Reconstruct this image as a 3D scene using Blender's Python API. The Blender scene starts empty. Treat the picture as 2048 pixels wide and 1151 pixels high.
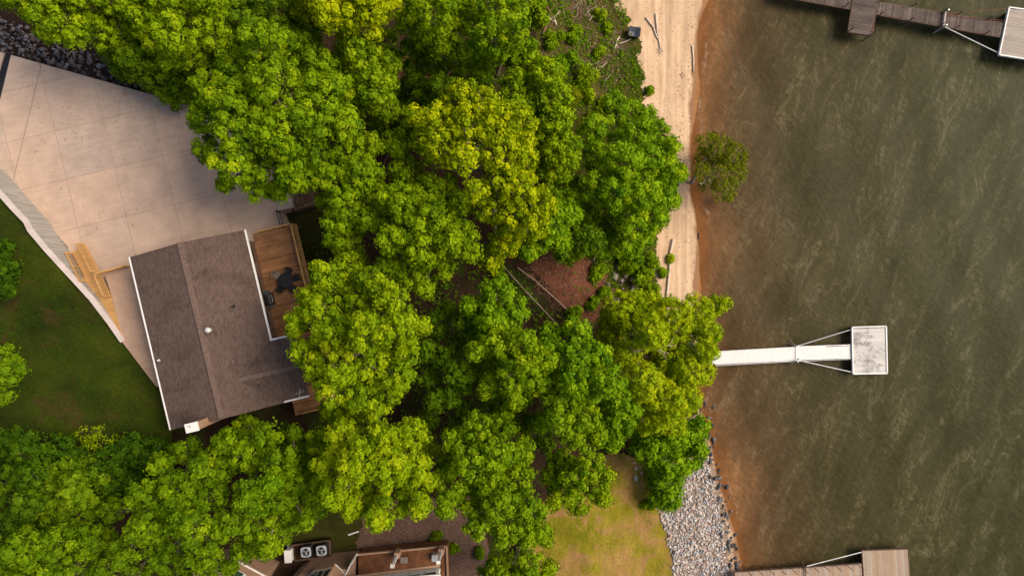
import bpy, math, random
import numpy as np
from mathutils import Vector, Matrix
R = math.radians
sc = bpy.context.scene
C = sc.collection
rng = np.random.default_rng(7)
random.seed(7)

# ------------------------------------------------------------------ camera, world, sun, exposure
CAM_H = 62.0
cam = bpy.data.objects.new('camera', bpy.data.cameras.new('camera'))
C.objects.link(cam); sc.camera = cam
cam.location = (0, 0, CAM_H); cam.rotation_euler = (0, 0, 0)
cam.data.sensor_width = 36; cam.data.lens = 24.0
cam.data.clip_start = 0.5; cam.data.clip_end = 2000
SUN_EL, SUN_AZ = 48.0, 76.0      # azimuth measured clockwise from +Y (top of the picture)
w = bpy.data.worlds.new('World'); sc.world = w; w.use_nodes = True
nt = w.node_tree; bg = nt.nodes['Background']; sky = nt.nodes.new('ShaderNodeTexSky')
sky.sky_type = 'NISHITA'; sky.sun_disc = False
sky.sun_elevation = R(SUN_EL); sky.sun_rotation = R(SUN_AZ)
sky.air_density = 0.8; sky.dust_density = 4.0; sky.ozone_density = 0.6
nt.links.new(sky.outputs[0], bg.inputs[0]); bg.inputs[1].default_value = 0.118
sun = bpy.data.objects.new('sun', bpy.data.lights.new('sun', 'SUN')); C.objects.link(sun)
sun.data.energy = 2.9; sun.data.angle = R(34); sun.data.color = (1.0, 0.86, 0.70)
sdir = Vector((math.sin(R(SUN_AZ))*math.cos(R(SUN_EL)), math.cos(R(SUN_AZ))*math.cos(R(SUN_EL)), math.sin(R(SUN_EL))))
sun.rotation_euler = sdir.to_track_quat('Z', 'Y').to_euler(); sun.location = (40, 0, 60)
sc.view_settings.view_transform = 'Standard'; sc.view_settings.look = 'None'
sc.view_settings.exposure = 0.2; sc.view_settings.gamma = 1.0
sc.cycles.max_bounces = 6; sc.cycles.diffuse_bounces = 2; sc.cycles.glossy_bounces = 2
sc.cycles.transmission_bounces = 3; sc.cycles.transparent_max_bounces = 8

# ------------------------------------------------------------------ helpers
FPX = 2048*24.0/36.0
def P(px, py, z=0.0):
    k = (CAM_H-z)/FPX
    return Vector(((px-1024)*k, -(py-575.5)*k, z))
def tag(o, label=None, cat=None, group=None, kind=None):
    if label: o['label'] = label
    if cat: o['category'] = cat
    if group: o['group'] = group
    if kind: o['kind'] = kind
    return o
def thing(name, label, cat, loc=(0, 0, 0), rot=0.0, group=None):
    o = bpy.data.objects.new(name, None); C.objects.link(o)
    o.location = loc; o.rotation_euler = (0, 0, rot); o.empty_display_size = 0.3
    return tag(o, label, cat, group)
def dup(root, loc=None, rot=None, label=None, scale=None):
    r = root.copy(); C.objects.link(r)
    if loc is not None: r.location = loc
    if rot is not None: r.rotation_euler = (0, 0, rot)
    if scale is not None: r.scale = (scale,)*3
    if label: r['label'] = label
    for ch in list(root.children):
        c = ch.copy(); C.objects.link(c); c.parent = r
        for g in list(ch.children):
            d = g.copy(); C.objects.link(d); d.parent = c
    return r
def npmesh(name, V, Fq, mat, parent=None, attr=None, smooth=False):
    """V (n,3), Fq (m,k) index array."""
    V = np.asarray(V, dtype=np.float32); Fq = np.asarray(Fq, dtype=np.int32)
    me = bpy.data.meshes.new(name)
    n, (m, k) = len(V), Fq.shape
    me.vertices.add(n); me.vertices.foreach_set('co', V.ravel())
    me.loops.add(m*k); me.loops.foreach_set('vertex_index', Fq.ravel())
    me.polygons.add(m); me.polygons.foreach_set('loop_start', np.arange(0, m*k, k, dtype=np.int32))
    me.polygons.foreach_set('loop_total', np.full(m, k, dtype=np.int32))
    if smooth: me.polygons.foreach_set('use_smooth', np.ones(m, dtype=bool))
    if attr:
        for an, av in attr.items():
            a = me.attributes.new(an, 'FLOAT', 'POINT'); a.data.foreach_set('value', np.asarray(av, dtype=np.float32))
    me.update(calc_edges=True); me.materials.append(mat)
    o = bpy.data.objects.new(name, me); C.objects.link(o)
    if parent: o.parent = parent
    return o

class MB:
    def __init__(s): s.v = []; s.f = []
    def add(s, vs, fs):
        b = len(s.v); s.v += [tuple(v) for v in vs]; s.f += [tuple(b+i for i in f) for f in fs]; return s
    def box(s, x0, x1, y0, y1, z0, z1):
        vs = [(x, y, z) for z in (z0, z1) for y in (y0, y1) for x in (x0, x1)]
        return s.add(vs, [(0, 2, 3, 1), (4, 5, 7, 6), (0, 1, 5, 4), (2, 6, 7, 3), (0, 4, 6, 2), (1, 3, 7, 5)])
    def bar(s, a, b, w_, h_=None, up=Vector((0, 0, 1))):
        a = Vector(a); b = Vector(b); h_ = h_ or w_; d = (b-a)
        if d.length < 1e-6: return s
        d.normalize(); x = d.cross(up)
        if x.length < 1e-4: x = Vector((1, 0, 0))
        x.normalize(); y = x.cross(d)
        vs = []
        for p in (a, b):
            for i, j in ((-1, -1), (1, -1), (1, 1), (-1, 1)): vs.append(p + x*(i*w_/2) + y*(j*h_/2))
        return s.add(vs, [(3, 2, 1, 0), (4, 5, 6, 7), (0, 1, 5, 4), (1, 2, 6, 5), (2, 3, 7, 6), (3, 0, 4, 7)])
    def prism(s, poly, z0, z1):
        n = len(poly); a = sum(poly[i][0]*poly[(i+1) % n][1]-poly[(i+1) % n][0]*poly[i][1] for i in range(n))
        if a < 0: poly = list(poly)[::-1]
        f0 = z0 if callable(z0) else (lambda x, y: z0); f1 = z1 if callable(z1) else (lambda x, y: z1)
        vs = [(p[0], p[1], f0(p[0], p[1])) for p in poly] + [(p[0], p[1], f1(p[0], p[1])) for p in poly]
        return s.add(vs, [tuple(range(n))[::-1], tuple(range(n, 2*n))] + [(i, (i+1) % n, n+(i+1) % n, n+i) for i in range(n)])
    def tube(s, pts, rad, n=8, cap=True):
        pts = [Vector(p) for p in pts]; rad = rad if hasattr(rad, '__len__') else [rad]*len(pts)
        base = len(s.v); prev = None
        for i, p in enumerate(pts):
            d = (pts[min(i+1, len(pts)-1)]-pts[max(i-1, 0)]).normalized()
            if prev is None:
                x = d.cross(Vector((0, 0, 1)));
                if x.length < 0.05: x = d.cross(Vector((0, 1, 0)))
            else: x = prev - d*prev.dot(d)
            x.normalize(); prev = x; y = d.cross(x)
            for k in range(n):
                t = 2*math.pi*k/n; s.v.append(tuple(p + x*(math.cos(t)*rad[i]) + y*(math.sin(t)*rad[i])))
        for i in range(len(pts)-1):
            for k in range(n):
                a = base+i*n+k; b = base+i*n+(k+1) % n
                s.f.append((a, b, b+n, a+n))
        if cap:
            s.f.append(tuple(base+k for k in range(n))[::-1]); s.f.append(tuple(base+(len(pts)-1)*n+k for k in range(n)))
        return s
    def lathe(s, prof, c=(0, 0, 0), n=20):
        base = len(s.v)
        for r_, z in prof:
            for k in range(n):
                t = 2*math.pi*k/n; s.v.append((c[0]+r_*math.cos(t), c[1]+r_*math.sin(t), c[2]+z))
        for i in range(len(prof)-1):
            for k in range(n):
                a = base+i*n+k; b = base+i*n+(k+1) % n
                s.f.append((a, b, b+n, a+n))
        s.f.append(tuple(base+k for k in range(n))[::-1]); s.f.append(tuple(base+(len(prof)-1)*n+k for k in range(n)))
        return s
    def build(s, name, mat, parent=None, smooth=False, bevel=0.0):
        me = bpy.data.meshes.new(name); me.from_pydata(s.v, [], s.f); me.update()
        me.materials.append(mat)
        if smooth:
            for p in me.polygons: p.use_smooth = True
        o = bpy.data.objects.new(name, me); C.objects.link(o)
        if parent: o.parent = parent
        if bevel:
            m = o.modifiers.new('bevel', 'BEVEL'); m.width = bevel; m.segments = 2; m.limit_method = 'ANGLE'
        return o
def cylinder(mb, c, r, z0, z1, n=16): return mb.lathe([(r, z0), (r, z1)], c, n)

# ------------------------------------------------------------------ material kit
def newmat(name):
    m = bpy.data.materials.new(name); m.use_nodes = True; t = m.node_tree
    return m, t, t.nodes['Principled BSDF']
def nd(t, typ, **kw):
    n = t.nodes.new('ShaderNode'+typ)
    for k, v in kw.items():
        if k.startswith('_'): setattr(n, k[1:], v)
        else: n.inputs[k.replace('__', ' ')].default_value = v
    return n
def coords(t, scale=(1, 1, 1), rot=(0, 0, 0), loc=(0, 0, 0)):
    tc = nd(t, 'TexCoord'); mp = nd(t, 'Mapping'); t.links.new(tc.outputs['Object'], mp.inputs[0])
    mp.inputs['Scale'].default_value = scale; mp.inputs['Rotation'].default_value = rot; mp.inputs['Location'].default_value = loc
    return mp.outputs[0]
def rcoords(t, rot, scale):
    m2 = nd(t, 'Mapping'); t.links.new(coords(t, rot=(0, 0, rot)), m2.inputs[0]); m2.inputs['Scale'].default_value = scale; return m2.outputs[0]
def noise(t, co, scale, detail=4, rough=0.6, dist=0.0):
    n = nd(t, 'TexNoise', Scale=scale, Detail=detail, Roughness=rough, Distortion=dist); t.links.new(co, n.inputs['Vector']); return n.outputs['Fac']
def ramp(t, fac, stops, interp='LINEAR'):
    r = t.nodes.new('ShaderNodeValToRGB'); r.color_ramp.interpolation = interp
    while len(r.color_ramp.elements) < len(stops): r.color_ramp.elements.new(0.5)
    for e, (p, c) in zip(r.color_ramp.elements, stops):
        e.position = p; e.color = (c, c, c, 1) if not hasattr(c, '__len__') else (*c[:3], 1)
    t.links.new(fac, r.inputs[0]); return r.outputs[0]
def mix(t, fac, a, b, mode='MIX'):
    m = t.nodes.new('ShaderNodeMix'); m.data_type = 'RGBA'; m.blend_type = mode
    for i, x in ((0, fac), (6, a), (7, b)):
        if hasattr(x, 'is_linked') or hasattr(x, 'links'): t.links.new(x, m.inputs[i])
        elif hasattr(x, '__len__'): m.inputs[i].default_value = (*x[:3], 1)
        else: m.inputs[i].default_value = x
    return m.outputs[2]
def math_(t, op, a, b=0.0):
    m = t.nodes.new('ShaderNodeMath'); m.operation = op
    for i, x in ((0, a), (1, b)):
        if hasattr(x, 'links'): t.links.new(x, m.inputs[i])
        else: m.inputs[i].default_value = x
    return m.outputs[0]
def bump(t, bs, h, strength=0.4, dist=0.05):
    b = nd(t, 'Bump', Strength=strength, Distance=dist); t.links.new(h, b.inputs['Height']); t.links.new(b.outputs[0], bs.inputs['Normal'])
def attr(t, name): return nd(t, 'Attribute', _attribute_name=name).outputs['Fac']
def setc(t, bs, col): t.links.new(col, bs.inputs['Base Color'])
def island(t): return nd(t, 'NewGeometry').outputs['Random Per Island']

def plain(name, col, rough=0.6, metal=0.0, var=0.25, scale=3.0, stretch=(1, 1, 1), bmp=0.15, spec=0.4):
    m, t, b = newmat(name); co = coords(t, stretch)
    f = noise(t, co, scale, 5); d = tuple(c*(1-var) for c in col); l = tuple(min(1, c*(1+var)) for c in col)
    setc(t, b, ramp(t, f, [(0.3, d), (0.7, l)])); b.inputs['Roughness'].default_value = rough
    b.inputs['Metallic'].default_value = metal; b.inputs['Specular IOR Level'].default_value = spec
    if bmp: bump(t, b, noise(t, co, scale*6, 3), bmp, 0.02)
    return m
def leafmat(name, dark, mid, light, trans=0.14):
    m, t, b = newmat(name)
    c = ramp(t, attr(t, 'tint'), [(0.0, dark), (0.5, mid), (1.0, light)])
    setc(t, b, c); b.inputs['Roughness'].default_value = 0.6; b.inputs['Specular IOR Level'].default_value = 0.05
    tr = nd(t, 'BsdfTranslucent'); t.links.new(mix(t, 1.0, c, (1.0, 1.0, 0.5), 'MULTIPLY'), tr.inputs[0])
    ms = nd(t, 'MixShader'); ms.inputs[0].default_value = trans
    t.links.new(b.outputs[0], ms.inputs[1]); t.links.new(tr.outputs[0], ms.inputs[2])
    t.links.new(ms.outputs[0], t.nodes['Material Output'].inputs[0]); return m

LEAF = {
 'lime':    leafmat('leaf_lime',    (0.090, 0.175, 0.003), (0.255, 0.380, 0.004), (0.460, 0.530, 0.007)),
 'mid':     leafmat('leaf_mid',     (0.066, 0.145, 0.003), (0.200, 0.325, 0.004), (0.400, 0.480, 0.007)),
 'deep':    leafmat('leaf_deep',    (0.034, 0.085, 0.003), (0.095, 0.185, 0.004), (0.200, 0.300, 0.006)),
 'emerald': leafmat('leaf_emerald', (0.058, 0.145, 0.003), (0.190, 0.345, 0.005), (0.420, 0.520, 0.007)),
 'gold':    leafmat('leaf_gold',    (0.170, 0.260, 0.002), (0.410, 0.480, 0.003), (0.660, 0.640, 0.006)),
 'olive':   leafmat('leaf_olive',   (0.095, 0.130, 0.003), (0.200, 0.240, 0.004), (0.330, 0.340, 0.006)),
}
BARK = plain('bark_grey', (0.16, 0.12, 0.085), 0.9, var=0.4, scale=6, stretch=(1, 1, 0.3))
BARKP = plain('bark_pale', (0.36, 0.30, 0.22), 0.9, var=0.3, scale=6)

def woodboards(name, cols, along=0.15, dirt=0.4):
    m, t, b = newmat(name); co = coords(t)
    base = ramp(t, island(t), [(i/(len(cols)-1), c) for i, c in enumerate(cols)])
    g = noise(t, coords(t, (0.9, 9, 9)), 2.5, 4); c = mix(t, along, base, ramp(t, g, [(0.3, 0.2), (0.75, 1.0)]), 'MULTIPLY')
    s = ramp(t, noise(t, coords(t, (0.5, 1, 1)), 0.9, 5, 0.65), [(0.35, 1.0), (0.68, 1.0-dirt)])
    setc(t, b, mix(t, 1.0, c, s, 'MULTIPLY')); b.inputs['Roughness'].default_value = 0.75; b.inputs['Specular IOR Level'].default_value = 0.25
    bump(t, b, g, 0.25, 0.01); return m
M = {}
M['deck'] = woodboards('deck_boards', [(0.36, 0.165, 0.065), (0.54, 0.265, 0.115), (0.64, 0.33, 0.15), (0.44, 0.205, 0.085)], 0.5, 0.5)
M['newwood'] = woodboards('new_pine', [(0.60, 0.32, 0.11), (0.72, 0.41, 0.15), (0.66, 0.36, 0.13)], 0.35, 0.15)
M['oldwood'] = woodboards('weathered_dock_boards', [(0.12, 0.088, 0.07), (0.19, 0.145, 0.12), (0.27, 0.21, 0.175), (0.15, 0.11, 0.09)], 0.7, 0.4)
M['palewood'] = woodboards('bleached_boards', [(0.42, 0.36, 0.29), (0.52, 0.46, 0.39), (0.46, 0.38, 0.31)], 0.35, 0.15)
M['tanwood'] = woodboards('tan_boards', [(0.42, 0.28, 0.18), (0.50, 0.36, 0.24), (0.38, 0.29, 0.22), (0.52, 0.42, 0.32)], 0.3, 0.1)
M['white'] = plain('white_paint', (0.80, 0.78, 0.74), 0.5, var=0.05)
M['black'] = plain('black_metal', (0.015, 0.015, 0.017), 0.4, var=0.3, spec=0.5)
M['darkgrey'] = plain('dark_grey_plastic', (0.05, 0.055, 0.06), 0.5)
M['grey'] = plain('light_grey_plastic', (0.38, 0.41, 0.43), 0.5)
M['galv'] = plain('galvanised_metal', (0.60, 0.60, 0.58), 0.4, metal=0.3, var=0.15)
M['tan'] = plain('tan_stucco', (0.40, 0.245, 0.155), 0.9, var=0.15, scale=8)
M['brownwall'] = plain('brown_siding', (0.16, 0.095, 0.065), 0.85, var=0.15)
M['glass'] = plain('dark_window_glass', (0.012, 0.025, 0.022), 0.08, var=0.5, scale=1.5, bmp=0, spec=0.6)
M['timber'] = plain('dark_timber', (0.12, 0.072, 0.045), 0.9, var=0.4, scale=4)
M['drift'] = plain('driftwood_grey', (0.44, 0.345, 0.265), 0.9, var=0.35, scale=5)
M['driftpale'] = plain('driftwood_pale', (0.60, 0.49, 0.38), 0.9, var=0.3, scale=5)
M['driftred'] = plain('driftwood_brown', (0.20, 0.105, 0.065), 0.9, var=0.4, scale=5)
M['fabric'] = plain('grey_fabric', (0.25, 0.21, 0.18), 0.9)
M['rope'] = plain('red_rope', (0.22, 0.07, 0.04), 0.9)

def concrete(name, base, panel=None, grime=0.3, specks=True):
    m, t, b = newmat(name); co = coords(t)
    c = ramp(t, noise(t, co, 0.6, 6, 0.62), [(0.3, tuple(x*0.86 for x in base)), (0.7, tuple(x*1.12 for x in base))])
    st = ramp(t, noise(t, coords(t, (0.45, 3.2, 1)), 1.1, 5, 0.6), [(0.35, 0.92), (0.55, 1.0), (0.78, 1.10)])
    c = mix(t, 0.8, c, st, 'MULTIPLY')
    c = mix(t, 0.25, c, ramp(t, noise(t, co, 14, 4, 0.7), [(0.3, 0.7), (0.7, 1.2)]), 'MULTIPLY')
    if panel:
        br = nd(t, 'TexBrick', _offset=0.0, _squash=1.0); t.links.new(co, br.inputs['Vector'])
        br.inputs['Color1'].default_value = (0.90, 0.91, 0.94, 1); br.inputs['Color2'].default_value = (1.06, 1.0, 0.96, 1)
        br.inputs['Mortar'].default_value = (0.72, 0.69, 0.66, 1); br.inputs['Scale'].default_value = 1.0
        br.inputs['Brick Width'].default_value = panel; br.inputs['Row Height'].default_value = panel
        br.inputs['Mortar Size'].default_value = 0.032; br.inputs['Mortar Smooth'].default_value = 0.5
        c = mix(t, 1.0, c, br.outputs['Color'], 'MULTIPLY')
    if specks:
        v = nd(t, 'TexVoronoi', Scale=2.6, Randomness=1.0); t.links.new(coords(t), v.inputs['Vector'])
        sp = ramp(t, math_(t, 'ADD', v.outputs['Distance'], math_(t, 'MULTIPLY', noise(t, co, 0.22, 3), 0.42)), [(0.255, 1.0), (0.285, 0.0)])
        c = mix(t, math_(t, 'MULTIPLY', sp, 0.75), c, (0.12, 0.05, 0.025))
    setc(t, b, c); b.inputs['Roughness'].default_value = 0.9; b.inputs['Specular IOR Level'].default_value = 0.2
    bump(t, b, noise(t, co, 25, 3), 0.1, 0.01); return m
M['driveway'] = concrete('driveway_concrete', (0.535, 0.405, 0.312), 4.06)
M['walk'] = concrete('walkway_concrete', (0.47, 0.315, 0.22), None)
M['wallconc'] = concrete('grey_wall_concrete', (0.36, 0.33, 0.30), None, specks=False)
M['capconc'] = concrete('pale_cap_concrete', (0.62, 0.53, 0.47), None, specks=False)

def shingles():
    m, t, b = newmat('brown_shingles'); co = coords(t)
    br = nd(t, 'TexBrick', _offset=0.5); t.links.new(coords(t, rot=(0, 0, math.pi/2)), br.inputs['Vector'])
    br.inputs['Color1'].default_value = (0.075, 0.050, 0.040, 1); br.inputs['Color2'].default_value = (0.175, 0.118, 0.092, 1)
    br.inputs['Mortar'].default_value = (0.035, 0.025, 0.022, 1); br.inputs['Scale'].default_value = 1
    br.inputs['Brick Width'].default_value = 0.33; br.inputs['Row Height'].default_value = 0.15; br.inputs['Mortar Size'].default_value = 0.012
    c = mix(t, 0.55, br.outputs['Color'], (0.128, 0.088, 0.070))
    c = mix(t, 0.6, c, ramp(t, noise(t, co, 5, 5, 0.7), [(0.3, 0.7), (0.7, 1.25)]), 'MULTIPLY')
    s = ramp(t, noise(t, coords(t, (0.9, 2.2, 1)), 0.42, 4, 0.6), [(0.50, 1.0), (0.72, 0.68)])
    c = mix(t, 0.9, c, s, 'MULTIPLY')
    setc(t, b, c); b.inputs['Roughness'].default_value = 0.92; b.inputs['Specular IOR Level'].default_value = 0.2
    bump(t, b, br.outputs['Fac'], 0.3, 0.01); return m
M['shingle'] = shingles()
M['valley'] = plain('valley_metal', (0.07, 0.05, 0.042), 0.9)
M['ridge'] = plain('ridge_shingles', (0.155, 0.105, 0.082), 0.95, var=0.3, scale=6)

def groundmat(name, stops, sc1=0.35, sc2=9.0, amt=0.6, b_=0.5, patch=None, rough=0.95, streak=None):
    m, t, b = newmat(name); co = coords(t)
    c = ramp(t, noise(t, co, sc1, 6, 0.6, 0.6), stops)
    if patch: c = mix(t, ramp(t, noise(t, coords(t, loc=(31, 7, 0)), patch[1], 5, 0.6, 1.0), [(patch[2], 0.0), (patch[2]+0.14, 1.0)]), c, patch[0])
    if streak:
        c = mix(t, streak[1], c, ramp(t, noise(t, coords(t, streak[0]), 1.0, 6, 0.6), [(0.3, 0.62), (0.7, 1.3)]), 'MULTIPLY')
    f = noise(t, co, sc2, 5, 0.75)
    c = mix(t, amt, c, ramp(t, f, [(0.25, 0.35), (0.75, 1.55)]), 'MULTIPLY')
    setc(t, b, c); b.inputs['Roughness'].default_value = rough; b.inputs['Specular IOR Level'].default_value = 0.1
    bump(t, b, f, b_, 0.06); return m, t, b, c
M['dirt'] = groundmat('forest_floor', [(0.3, (0.022, 0.014, 0.008)), (0.55, (0.040, 0.022, 0.012)), (0.8, (0.065, 0.032, 0.018))], 0.5, 7, 0.7, 0.7, ((0.030, 0.048, 0.006), 0.35, 0.50))[0]
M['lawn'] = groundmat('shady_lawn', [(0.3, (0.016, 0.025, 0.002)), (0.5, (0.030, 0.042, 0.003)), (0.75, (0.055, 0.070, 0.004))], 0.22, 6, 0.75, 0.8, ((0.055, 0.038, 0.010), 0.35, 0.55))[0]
M['drylawn'] = groundmat('dry_golden_lawn', [(0.3, (0.125, 0.130, 0.006)), (0.5, (0.215, 0.180, 0.014)), (0.7, (0.320, 0.205, 0.055))], 0.22, 7, 0.6, 0.7, ((0.30, 0.175, 0.060), 0.35, 0.47), streak=((1.5, 0.5, 1), 0.5))[0]
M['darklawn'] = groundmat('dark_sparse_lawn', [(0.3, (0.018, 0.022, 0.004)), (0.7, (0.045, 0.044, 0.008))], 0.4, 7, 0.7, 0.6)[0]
M['mulch'] = groundmat('wood_chip_mulch', [(0.3, (0.11, 0.062, 0.042)), (0.7, (0.19, 0.115, 0.082))], 0.6, 11, 0.95, 0.9)[0]
M['redmulch'] = groundmat('red_leaf_litter', [(0.3, (0.10, 0.036, 0.018)), (0.7, (0.21, 0.080, 0.042))], 0.6, 9, 0.95, 0.9, ((0.045, 0.030, 0.012), 0.7, 0.58))[0]
M['bank'] = groundmat('bank_scrub_ground', [(0.3, (0.035, 0.050, 0.005)), (0.55, (0.075, 0.075, 0.009)), (0.8, (0.11, 0.075, 0.025))], 0.45, 8, 0.8, 0.8, ((0.12, 0.075, 0.045), 0.5, 0.58))[0]
M['rockbed'] = groundmat('wet_dark_soil', [(0.3, (0.022, 0.013, 0.010)), (0.7, (0.045, 0.026, 0.019))], 0.6, 8, 0.7, 0.8)[0]
def sandmat():
    m, t, b, c = groundmat('beach_sand', [(0.3, (0.55, 0.37, 0.225)), (0.7, (0.69, 0.50, 0.32))], 0.35, 22, 0.45, 0.35, None, streak=((1.9, 0.10, 1), 0.75))
    sh = attr(t, 'shore'); nz = math_(t, 'MULTIPLY', math_(t, 'SUBTRACT', noise(t, coords(t, (1, 0.4, 1)), 1.3, 5), 0.5), 0.9)
    wet = ramp(t, math_(t, 'ADD', sh, nz), [(0.0, 1.0), (0.30, 1.0), (0.55, 0.0)])
    c2 = mix(t, wet, c, (0.30, 0.165, 0.085))
    ln = ramp(t, noise(t, rcoords(t, 0, (1.0, 0.05, 1)), 2.2, 6, 0.7), [(0.52, 0.0), (0.66, 1.0)])
    c2 = mix(t, math_(t, 'MULTIPLY', math_(t, 'MULTIPLY', ln, ramp(t, noise(t, coords(t), 6, 4, 0.7), [(0.42, 0.0), (0.6, 1.0)])), 0.6), c2, (0.24, 0.13, 0.07))
    sp = ramp(t, noise(t, coords(t, (1, 0.45, 1)), 9, 3, 0.7), [(0.63, 0.0), (0.70, 1.0)])
    c2 = mix(t, math_(t, 'MULTIPLY', sp, 0.55), c2, (0.16, 0.09, 0.055))
    setc(t, b, c2); return m
M['sand'] = sandmat()
M['lakebed'] = groundmat('lake_bed_sand', [(0.3, (0.27, 0.125, 0.045)), (0.7, (0.36, 0.18, 0.075))], 0.5, 8, 0.4, 0.4)[0]

def watermat():
    m, t, b = newmat('lake_water'); d = attr(t, 'shore')
    n1 = noise(t, coords(t, (1, 0.45, 1)), 0.16, 5, 0.6, 0.5)
    dd = math_(t, 'ADD', d, math_(t, 'MULTIPLY', math_(t, 'SUBTRACT', n1, 0.5), 7.0))
    c = ramp(t, math_(t, 'DIVIDE', dd, 26.0), [(0.0, (0.270, 0.135, 0.055)), (0.05, (0.165, 0.088, 0.038)), (0.15, (0.088, 0.057, 0.026)), (0.34, (0.060, 0.050, 0.021)), (1.0, (0.050, 0.051, 0.020))])
    s1 = noise(t, rcoords(t, R(22), (1.0, 0.25, 1)), 0.50, 8, 0.62, 0.5)
    s2 = noise(t, rcoords(t, R(-42), (1.0, 0.42, 1)), 3.4, 6, 0.72, 0.8)
    s3 = noise(t, rcoords(t, R(20), (1.0, 0.36, 1)), 0.42, 8, 0.60, 1.5)
    c = mix(t, 0.9, c, ramp(t, s1, [(0.32, 0.74), (0.52, 1.0), (0.72, 1.3)]), 'MULTIPLY')
    c = mix(t, 0.9, c, ramp(t, s2, [(0.30, 0.70), (0.52, 1.0), (0.72, 1.5)]), 'MULTIPLY')
    fil = ramp(t, math_(t, 'ABSOLUTE', math_(t, 'SUBTRACT', s3, 0.5)), [(0.0, 1.0), (0.035, 0.0)])
    foam = math_(t, 'MULTIPLY', math_(t, 'MULTIPLY', fil, ramp(t, s2, [(0.36, 0.1), (0.58, 1.0)])), ramp(t, s1, [(0.44, 0.0), (0.60, 1.0)]))
    c = mix(t, math_(t, 'MULTIPLY', foam, 0.24), c, (0.34, 0.28, 0.17))
    fsh = math_(t, 'MULTIPLY', ramp(t, math_(t, 'ABSOLUTE', math_(t, 'SUBTRACT', math_(t, 'ADD', d, math_(t, 'MULTIPLY', noise(t, rcoords(t, 0, (0.6, 0.35, 1)), 1.0, 4), 2.0)), 1.55)), [(0.0, 1.0), (0.16, 0.0)]), ramp(t, noise(t, coords(t), 0.33, 3), [(0.52, 0.0), (0.62, 1.0)]))
    c = mix(t, math_(t, 'MULTIPLY', fsh, math_(t, 'MULTIPLY', ramp(t, s2, [(0.45, 0.0), (0.6, 1.0)]), 0.7)), c, (0.55, 0.46, 0.38))
    setc(t, b, c); b.inputs['Roughness'].default_value = 0.25; b.inputs['Specular IOR Level'].default_value = 0.03
    h = math_(t, 'ADD', math_(t, 'MULTIPLY', s1, 1.4), math_(t, 'MULTIPLY', s2, 0.6)); bump(t, b, h, 0.22, 0.2)
    tr = nd(t, 'BsdfTransparent'); tr.inputs[0].default_value = (0.90, 0.76, 0.58, 1)
    ms = nd(t, 'MixShader'); t.links.new(ramp(t, math_(t, 'DIVIDE', d, 5.0), [(0.0, 0.30), (0.22, 0.80), (0.6, 1.0)]), ms.inputs[0])
    t.links.new(tr.outputs[0], ms.inputs[1]); t.links.new(b.outputs[0], ms.inputs[2])
    t.links.new(ms.outputs[0], t.nodes['Material Output'].inputs[0]); return m
M['water'] = watermat()
def stonemat(name, cols):
    m, t, b = newmat(name)
    c = ramp(t, attr(t, 'tint'), [(i/(len(cols)-1), c) for i, c in enumerate(cols)])
    c = mix(t, 0.5, c, ramp(t, noise(t, coords(t), 9, 4), [(0.3, 0.65), (0.7, 1.2)]), 'MULTIPLY')
    setc(t, b, c); b.inputs['Roughness'].default_value = 0.85; return m
M['riprap'] = stonemat('pale_riprap', [(0.18, 0.18, 0.19), (0.36, 0.36, 0.37), (0.50, 0.49, 0.47), (0.60, 0.57, 0.52), (0.42, 0.26, 0.19), (0.50, 0.40, 0.33), (0.72, 0.69, 0.64)])
M['darkrock'] = stonemat('dark_rock', [(0.045, 0.04, 0.042), (0.09, 0.085, 0.09), (0.15, 0.145, 0.15), (0.12, 0.08, 0.065), (0.26, 0.25, 0.25)])

# ------------------------------------------------------------------ terrain
SH = [(1455, -400), (1412, 0), (1402, 60), (1393, 150), (1387, 250), (1388, 380), (1401, 450), (1402, 520), (1394, 580), (1400, 640), (1408, 700),
      (1398, 760), (1400, 800), (1418, 850), (1430, 900), (1440, 950), (1455, 1000), (1470, 1060), (1480, 1130), (1500, 1300), (1540, 1700)]
_sp = sorted([(P(a, b).y, P(a, b).x) for a, b in SH]); _sy = np.array([p[0] for p in _sp]); _sx = np.array([p[1] for p in _sp])
def wob(x, y, s=1.0, k=0.0):
    return (np.sin(x*1.7*s+1.3+k)*np.cos(y*2.1*s+0.4+k) + 0.6*np.sin(x*3.9*s+y*2.7*s+k*2) + 0.4*np.cos(x*7.1*s-y*8.3*s+k) + 0.25*np.sin(x*15*s+k)*np.sin(y*17*s))/2.2
def shore_d(x, y):
    return np.interp(y, _sy, _sx) + 0.07*wob(x*0, y, 0.8) - x        # >0 on land
_d = [-400, -60, -25, -6, 0, 7, 9, 14, 25, 33, 38, 44, 58, 70, 300]
_z = [-9, -5, -2.6, -0.55, 0.0, 0.75, 1.1, 2.7, 3.4, 3.6, 4.4, 5.4, 5.5, 6.0, 9]
def hG(x, y):
    d = shore_d(x, y)
    z = np.interp(d, _d, _z)
    return z + np.clip(d, 0, 6)/6*0.06*wob(x, y, 0.5)
def inpoly(x, y, poly):
    x = np.asarray(x); y = np.asarray(y); r = np.zeros(x.shape, bool); n = len(poly)
    for i in range(n):
        x0, y0 = poly[i][0], poly[i][1]; x1, y1 = poly[(i+1) % n][0], poly[(i+1) % n][1]
        if y0 == y1: continue
        c = ((y0 > y) != (y1 > y)) & (x < (x1-x0)*(y-y0)/(y1-y0)+x0); r ^= c
    return r
def PP(pts, z): return [P(a, b, z) for a, b in pts]
def PG(pts):        # px outline -> world on the terrain
    out = []
    for a, b in pts:
        z = 2.0
        for _ in range(6):
            p = P(a, b, z); z = float(hG(np.array(p.x), np.array(p.y)))
        out.append(Vector((p.x, p.y, z)))
    return out
def gpt(a, b): return PG([(a, b)])[0]
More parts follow.
